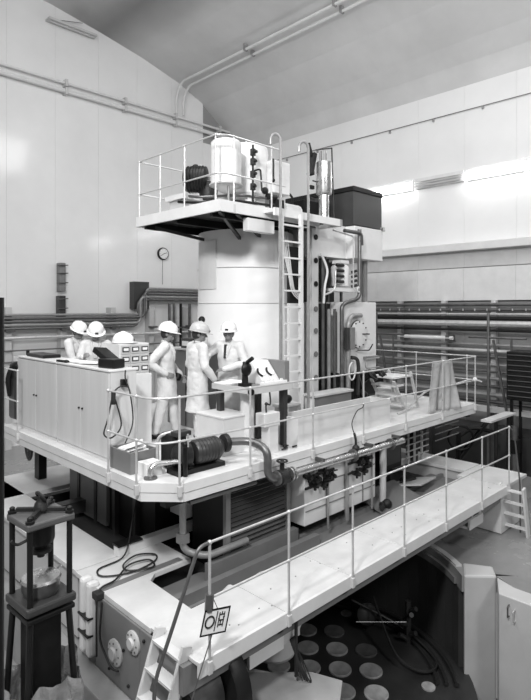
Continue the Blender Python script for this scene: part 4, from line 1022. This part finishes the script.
# coil/tyre below the deck at left
t = thing('hose_reel', 'black coiled hose reel below the left end of the deck', 'hose reel', (3.9,10.6,-1.0))
for k in range(5): B().ring((3.95,10.3,-.42),(1,-.2,0), .38-.05*k,.022,32,6).build('hose_turn', RUBB, t)
B().lathe((4.0,10.3,-.42), [(.02,0),(.12,0),(.12,.1),(.02,.1)], 16, (1,0,0)).build('hub', DSTEEL, t)
B().box(4.1,4.25,10.2,10.4,-1.2,-.2).build('stand', BLACK, t)
for x, nn in ((4.6,'left'),(4.9,'middle'),(5.2,'right')):
    t = thing('support_post', 'dark short post between rear walkway and deck, the %s one of three' % nn, 'post', (x,9.7,-1.2), 'short posts under the rear deck')
    B().box(x-.05,x+.05,9.65,9.75,-1.2,-.3).build('post', BLACK, t)
    B().box(x-.08,x+.08,9.62,9.78,-1.2,-1.17).build('foot', DGREY, t)

# ================================================================== FOREGROUND PRESS
PX, PY, PZ = 1.83, 4.51, .31
rz = math.radians(3)
t = thing('test_press', 'dark four-column test press on a pedestal in the left foreground', 'press', (PX,PY,-2.75), rz=rz)
def pl(b): return b.xf(Matrix.Translation((PX,PY,0)) @ Matrix.Rotation(rz,4,'Z'))
pl(B().box(-.20,.20,-.20,.20,.25,.31)).build('top_plate', PRESS, t, bevel=.015)
for sx in (-1,1):
    for sy in (-1,1):
        c = pl(B().tube([(sx*.165,sy*.165,-.35),(sx*.165,sy*.165,.25)], .023, 12)).build('column', BLACK, t)
        pl(B().lathe((sx*.165,sy*.165,.31), [(.035,0),(.035,.02),(.022,.022),(.022,.045),(.01,.055)], 10)).build('nut', BLACK, t)
for a in (.79,-.79):
    pl(B().bar((-.2*math.cos(a),-.2*math.sin(a),.34),(.2*math.cos(a),.2*math.sin(a),.34),.035,.03)).build('cross_bar', SOOT, t)
pl(B().lathe((0,0,.34), [(.06,0),(.05,.05),(.03,.08),(.03,.11)], 14)).build('hub', SOOT, t)
pl(B().ring((.0,.0,.44),(.8,0,.5),.05,.014,14,6)).build('lifting_eye', SOOT, t)
pl(B().lathe((0,0,-.03), [(.03,0),(.05,.02),(.05,.08),(.10,.1),(.11,.13),(.11,.25)], 20)).build('ram', BLACK, t)
pl(B().lathe((0,0,-.05), [(.02,0),(.03,.0),(.03,.04),(.09,.045),(.09,.07),(.02,.075)], 16)).build('ram_foot', SOOT, t)
pl(B().tube(rounded([(-.1,0,.12),(-.2,.0,.1),(-.24,0,.15)],.04), .012, 6)).build('hose', RUBB, t)
pl(B().box(-.21,.21,-.21,.21,-.42,-.35)).build('base_plate', DGREY, t, bevel=.02)
pl(B().box(-.20,.20,-.20,.20,-.48,-.44)).build('lower_plate', BLACK, t, bevel=.01)
pl(B().lathe((0,0,-.35), [(.05,0),(.13,.0),(.15,.04),(.15,.10),(.155,.11)], 32)).build('pot', DSTEEL, t)
pl(B().lathe((0,0,-.24), [(.155,0),(.16,.01),(.15,.03),(.13,.028),(.05,.05),(.01,.055)], 32)).build('pot_lid', STEEL, t)
pl(B().tube([(.0,0,-.19),(.0,0,-.165)], .012, 8)).build('lid_knob', WHITE, t)
pl(B().tube([(.14,.05,-.26),(.22,.08,-.22)], .012, 6)).build('lever', STEEL, t)
pl(B().box(-.12,.12,-.12,.12,-2.3,-.44)).build('pedestal', BLACK, t, bevel=.01)
for (sx,sy) in ((-1,1),(1,-1),(-1,-1),(1,1)):
    pl(B().tube([(sx*.16,sy*.16,-.46),(sx*.28,sy*.28,-2.75)], .026, 10)).build('leg', BLACK, t)
pl(B().box(-.25,.25,-.25,.25,-2.75,-2.3)).build('footing', DGREY, t)
# crumpled plastic around its foot
bb = B(); nA, nZ = 60, 16; rows = []
random.seed(11)
for j in range(nZ+1):
    row = []
    for i in range(nA):
        a = 2*PI*i/nA; w = j/nZ
        R = .30+.05*w + .025*math.sin(a*7+w*6)+.02*math.sin(a*13-w*9)+random.uniform(-.008,.008)
        z = -1.0 -.95*w + .05*math.sin(a*3) + .02*math.sin(a*9)
        row.append(bb.bm.verts.new((PX+R*math.cos(a), PY+R*math.sin(a), z)))
    rows.append(row)
for j in range(nZ):
    for i in range(nA): bb.bm.faces.new((rows[j][i],rows[j][(i+1)%nA],rows[j+1][(i+1)%nA],rows[j+1][i]))
bb.build('plastic_sheet', PLAST, label='crumpled translucent plastic sheet wrapped around the press legs', cat='sheet', smooth=True)

# ================================================================== PEOPLE
def caps(b, p0, r0, p1, r1, seg=12):
    p0 = Vector(p0); p1 = Vector(p1)
    n = 7; pts = []; rs = []
    d = (p1-p0); L = max(d.length, 1e-5); d = d/L
    for i in range(5):
        a = PI/2*(1-i/4); pts.append(p0-d*r0*math.sin(a)*.999); rs.append(max(r0*math.cos(a), .0006))
    for i in range(5):
        a = PI/2*(i/4); pts.append(p1+d*r1*math.sin(a)*.999); rs.append(max(r1*math.cos(a), .0006))
    b.tube(pts, rs, seg)
def loft(b, rings, seg=24):
    b.sm = True; R = []
    for (c, rx, ry) in rings:
        R.append([b.bm.verts.new((c[0]+rx*math.cos(2*PI*k/seg), c[1]+ry*math.sin(2*PI*k/seg), c[2])) for k in range(seg)])
    for A, C in zip(R, R[1:]):
        for k in range(seg): b.bm.faces.new((A[k], A[(k+1)%seg], C[(k+1)%seg], C[k]))
    b.bm.faces.new(R[0][::-1]); b.bm.faces.new(R[-1])
FOLD = bpy.data.textures.new('cloth_folds', 'CLOUDS'); FOLD.noise_scale = .11; FOLD.noise_depth = 2
def remesh(vox, sm=4, fold=0):
    def f(o):
        m = o.modifiers.new('remesh', 'REMESH'); m.mode = 'VOXEL'; m.voxel_size = vox; m.use_smooth_shade = True
        if fold:
            d_ = o.modifiers.new('folds', 'DISPLACE'); d_.texture = FOLD; d_.strength = fold; d_.mid_level = .5
            d_.texture_coords = 'LOCAL'
        s_ = o.modifiers.new('smooth', 'SMOOTH'); s_.iterations = sm; s_.factor = .5
    return f
def hand(b, w, d, n, side, curl=.5, gap=.0205):
    """palm, four fingers with knuckle bends and a thumb off the side; d = pointing direction, n = palm normal, side = thumb side"""
    w = Vector(w); d = Vector(d).normalized(); n = Vector(n); n = (n-d*n.dot(d)).normalized(); s = Vector(side); s = (s-d*s.dot(d)-n*s.dot(n)).normalized()
    for k in range(4):
        off = (1.5-k)*gap
        caps(b, w+d*.01+s*off*.6, .016, w+d*.082+s*off, .0125, 8)
        L = (.040,.046,.043,.034)[k]
        a = curl
        base = w+d*.085+s*off
        d1 = (d*math.cos(a)+n*math.sin(a)); p1 = base+d1*L
        d2 = (d*math.cos(a*2.1)+n*math.sin(a*2.1)); p2 = p1+d2*L*.75
        caps(b, base, .0105, p1, .0095, 8); caps(b, p1, .0095, p2, .008, 8)
    t0 = w+d*.025+s*.03; t1 = t0+(d*.6+s*.7+n*.25).normalized()*.042; t2 = t1+(d*.9+n*.35+s*.1).normalized()*.03
    caps(b, w+d*.01+s*.01, .017, t0, .015, 8); caps(b, t0, .014, t1, .0115, 8); caps(b, t1, .0115, t2, .009, 8)
def person(label, loc, face, P, coat=None, trou=None, helm=None, tie=False):
    coat = coat or COAT; trou = trou or TROU; helm = helm or HELM
    rzp = math.atan2(face[1], face[0]) - PI/2
    root = thing('person', label, 'person', loc, 'men in white coats and helmets on the main deck', rz=rzp)
    S0 = P.get('scale', 1.0)
    lean = P.get('lean', 0.0); tl = P.get('bow', 0.0)
    def V3(p): return Vector(p)
    hipz = .93
    chest = Vector((0, lean*.6, 1.27)); nb = Vector((0, lean, 1.45-.12*abs(lean)))
    shz = nb.z-.03
    sh = {1: Vector((.175, lean*.95, shz)), -1: Vector((-.175, lean*.95, shz))}
    el = {1: V3(P['elR']), -1: V3(P['elL'])}; wr = {1: V3(P['wrR']), -1: V3(P['wrL'])}
    ft = {1: V3(P.get('ftR', (.11,0,0))), -1: V3(P.get('ftL', (-.11,0,0)))}
    # head frame
    hc = nb + Vector((0, .03, .0))
    HM = Matrix.Translation(nb+Vector((0,.01,.03))) @ Matrix.Rotation(P.get('yaw',0),4,'Z') @ Matrix.Rotation(-P.get('pitch',0),4,'X')
    # ---- body: one continuous surface
    b = B()
    h = B()
    h.ball((0,.012,.155),(.076,.095,.108),16); h.ball((0,.045,.085),(.056,.060,.058),14); h.ball((0,.085,.055),(.028,.022,.022),10)
    caps(h,(0,.098,.15),.009,(0,.125,.112),.015,8)       # nose
    h.ball((.014,.112,.107),.010,8).ball((-.014,.112,.107),.010,8)
    for s_ in (1,-1):
        h.ball((s_*.079,.0,.13),(.012,.022,.034),10); h.ball((s_*.04,.070,.10),(.024,.022,.024),10)
        caps(h,(s_*.012,.098,.17),.011,(s_*.05,.084,.172),.010,8)
    caps(h,(-.02,.103,.078),.008,(.02,.103,.078),.008,8); caps(h,(-.016,.100,.066),.009,(.016,.100,.066),.009,8)
    caps(h,(0,-.01,-.07),.060,(0,.0,.09),.055,14)
    h.xf(HM)
    me_ = bpy.data.meshes.new('tmp'); h.bm.to_mesh(me_); b.bm.from_mesh(me_); b.sm = True; bpy.data.meshes.remove(me_); h.bm.free()
    loft(b, [((0,0,.86),.12,.09),((0,0,.93),.155,.105),((0,lean*.3,1.05),.135,.09),((0,chest.y,1.25),.155,.105),((0,lean*.85,1.38),.155,.095),((0,lean,shz+.03),.09,.07)])
    for s_ in (1,-1):
        caps(b, sh[s_], .062, el[s_], .042); caps(b, el[s_], .042, wr[s_], .028)
        caps(b, (s_*.045,lean,shz+.02), .05, sh[s_], .062)
        kn = Vector((ft[s_].x*.6+s_*.04, ft[s_].y*.5+.02+P.get('knee',0), .50)); an = ft[s_]+Vector((0,0,.09))
        caps(b, (s_*.085,0,.90), .085, kn, .058); caps(b, kn, .056, an, .040)
        caps(b, an+Vector((0,-.01,-.04)), .038, ft[s_]+Vector((s_*.02,.15,.035)), .032)
        hd = V3(P.get('hdR' if s_ == 1 else 'hdL', (wr[s_]-el[s_]))); hn = P.get('hnR' if s_ == 1 else 'hnL', (-s_,0,0))
        hs = P.get('hsR' if s_ == 1 else 'hsL', (0,1,0))
        hand(b, wr[s_]+hd.normalized()*.012, hd, hn, hs, P.get('curl', .55))
    b.build('body', SKIN, root, local=True, mods=remesh(.0068, 2))
    # ---- eyes, hair
    for s_ in (1,-1):
        e = B(); e.ball((s_*.031,.098,.142),(.013,.006,.006),8); e.xf(HM); e.build('eye', BLACK, root, local=True)
    q = B(); q.ball((0,-.022,.145),(.083,.085,.098),18); q.ball((.062,.005,.15),(.02,.035,.05),10).ball((-.062,.005,.15),(.02,.035,.05),10); q.xf(HM)
    q.build('hair', HAIR, root, local=True)
    # ---- trousers and shoes
    tr = B()
    for s_ in (1,-1):
        kn = Vector((ft[s_].x*.6+s_*.04, ft[s_].y*.5+.02+P.get('knee',0), .50))
        caps(tr, (s_*.08,0,.90), .105, kn, .088); caps(tr, kn, .088, ft[s_]+Vector((0,.0,.13)), .075)
    caps(tr,(0,0,.90),.12,(0,0,1.0),.12)
    tr.build('trousers', trou, root, local=True, mods=remesh(.012, 5, .022))
    for s_ in (1,-1):
        so = B(); f_ = ft[s_]
        caps(so, f_+Vector((0,-.04,.045)), .046, f_+Vector((s_*.02,.14,.04)), .042); 
        for v in so.bm.verts: v.co.z = max(v.co.z, .004)
        so.build('shoe', BLACK, root, local=True)
    # ---- coat
    c = B(); hem = P.get('hem', .58); fl_ = P.get('flare', .0)
    loft(c, [((0,.01,hem),.205+fl_,.165+fl_),((0,.01,hem+.15),.20,.155),((0,0,.93),.19,.145),((0,lean*.3,1.06),.172,.128),((0,chest.y,1.25),.19,.135),((0,lean*.85,1.36),.185,.125),((0,lean,shz+.03),.11,.09),((0,lean,shz+.055),.07,.07)])
    for s_ in (1,-1):
        caps(c, (s_*.05,lean,shz+.005), .072, sh[s_], .078)
        caps(c, sh[s_], .080, el[s_], .064); caps(c, el[s_], .064, wr[s_], .052)
    co = c.build('coat', coat, root, local=True, mods=remesh(.0105, 4, .030))
    cl = B()
    for s_ in (1,-1):
        cl.tube([(s_*.012,lean+.135,1.20),(s_*.045,lean+.13,1.33),(s_*.068,lean+.085,1.43),(s_*.062,lean+.0,shz+.075),(s_*.03,lean-.055,shz+.085)], [.012,.02,.022,.018,.016], 8)
    cl.build('collar', coat, root, local=True)
    bt = B()
    for z in (.78,.92,1.06): bt.ball((.0,.15+lean*.3,z),(.011,.006,.011),8)
    bt.build('button', GREYW, root, local=True)
    if tie:
        tb = B(); tb.obox((0,lean+.118,1.36),(.075,.03,.13),(.15,0,0)); tb.build('shirt', PAPER, root, local=True)
        tb = B(); tb.obox((0,lean+.136,1.33),(.036,.03,.19),(.12,0,0)).obox((0,lean+.118,1.43),(.04,.03,.035)); tb.build('necktie', TIE, root, local=True)
    # ---- helmet worn on the head
    helmet_shape(root, W(root) @ HM @ Matrix.Translation((0,.005,.178)) @ Matrix.Rotation(-.10,4,'X'), helm, par=True)
    return root
RT = (.712,-.702); FWv = (.702,.712)
def dirn(r, f): return (RT[0]*r+FWv[0]*f, RT[1]*r+FWv[1]*f)
person('man in white overalls standing in profile with one hand on his hip, nearest the cupboards', (4.83,7.10,0), dirn(1,.08), dict(
    lean=-.01, elR=(.30,-.24,1.18), wrR=(.20,.0,1.02), hdR=(-.1,.8,-.3), hnR=(-1,0,0), hsR=(0,0,-1),
    elL=(-.25,.02,1.15), wrL=(-.20,.20,.95), hdL=(0,.5,-.8), hnL=(1,0,0), ftR=(.10,-.16,0), ftL=(-.10,.14,0), hem=.62, pitch=.12))
t = thing('held_case', 'small dark object held low by the man in profile', 'case', (5.0,6.95,.85))
B().obox((5.02,7.08,.93),(.10,.12,.12),(.2,.3,.4)).build('case', BLACK, t, bevel=.03)
person('man in grey-white helmet seen from behind between two colleagues, arms lowered', (5.05,6.60,0), dirn(.75,.55), dict(
    lean=.0, elR=(.26,-.02,1.14), wrR=(.24,.16,.95), hdR=(0,.4,-.9), elL=(-.26,.0,1.14), wrL=(-.22,.18,.97), hdL=(0,.5,-.8),
    ftR=(.12,-.04,0), ftL=(-.10,.08,0), hem=.45, flare=.02, yaw=-.5, pitch=.1), helm=HELMG)
person('dark-haired man in tie and white coat facing the others, leaning on the grey cabinet', (5.60,6.50,0), dirn(-.38,-.92), dict(
    lean=.0, elR=(.36,.04,1.27), wrR=(.30,.24,1.16), hdR=(-.1,.5,-.6), elL=(-.32,.04,1.16), wrL=(-.08,.30,1.08), hdL=(.9,.3,-.1), hnL=(0,-.3,-1), hsL=(0,.2,1),
    ftR=(.11,0,0), ftL=(-.11,.03,0), hem=.42, pitch=-.02, yaw=.25), trou=DTROU, tie=True)
person('bowed man in pale helmet leaning over the cupboards, farther left of the pair', (4.28,9.12,0), dirn(.75,-.35), dict(
    lean=.05, elR=(.24,.20,1.12), wrR=(.16,.40,1.14), elL=(-.24,.20,1.12), wrL=(-.16,.38,1.14), pitch=.3, yaw=-.1, hem=.55), helm=HELM)
person('bowed man in bright white helmet at the cupboards, beside the black instrument', (4.32,8.40,0), dirn(.25,-.9), dict(
    lean=.04, elR=(.26,.12,1.14), wrR=(.18,.34,1.23), elL=(-.27,.14,1.14), wrL=(-.16,.36,1.23), pitch=.35, yaw=.1, hem=.55), helm=HELM)
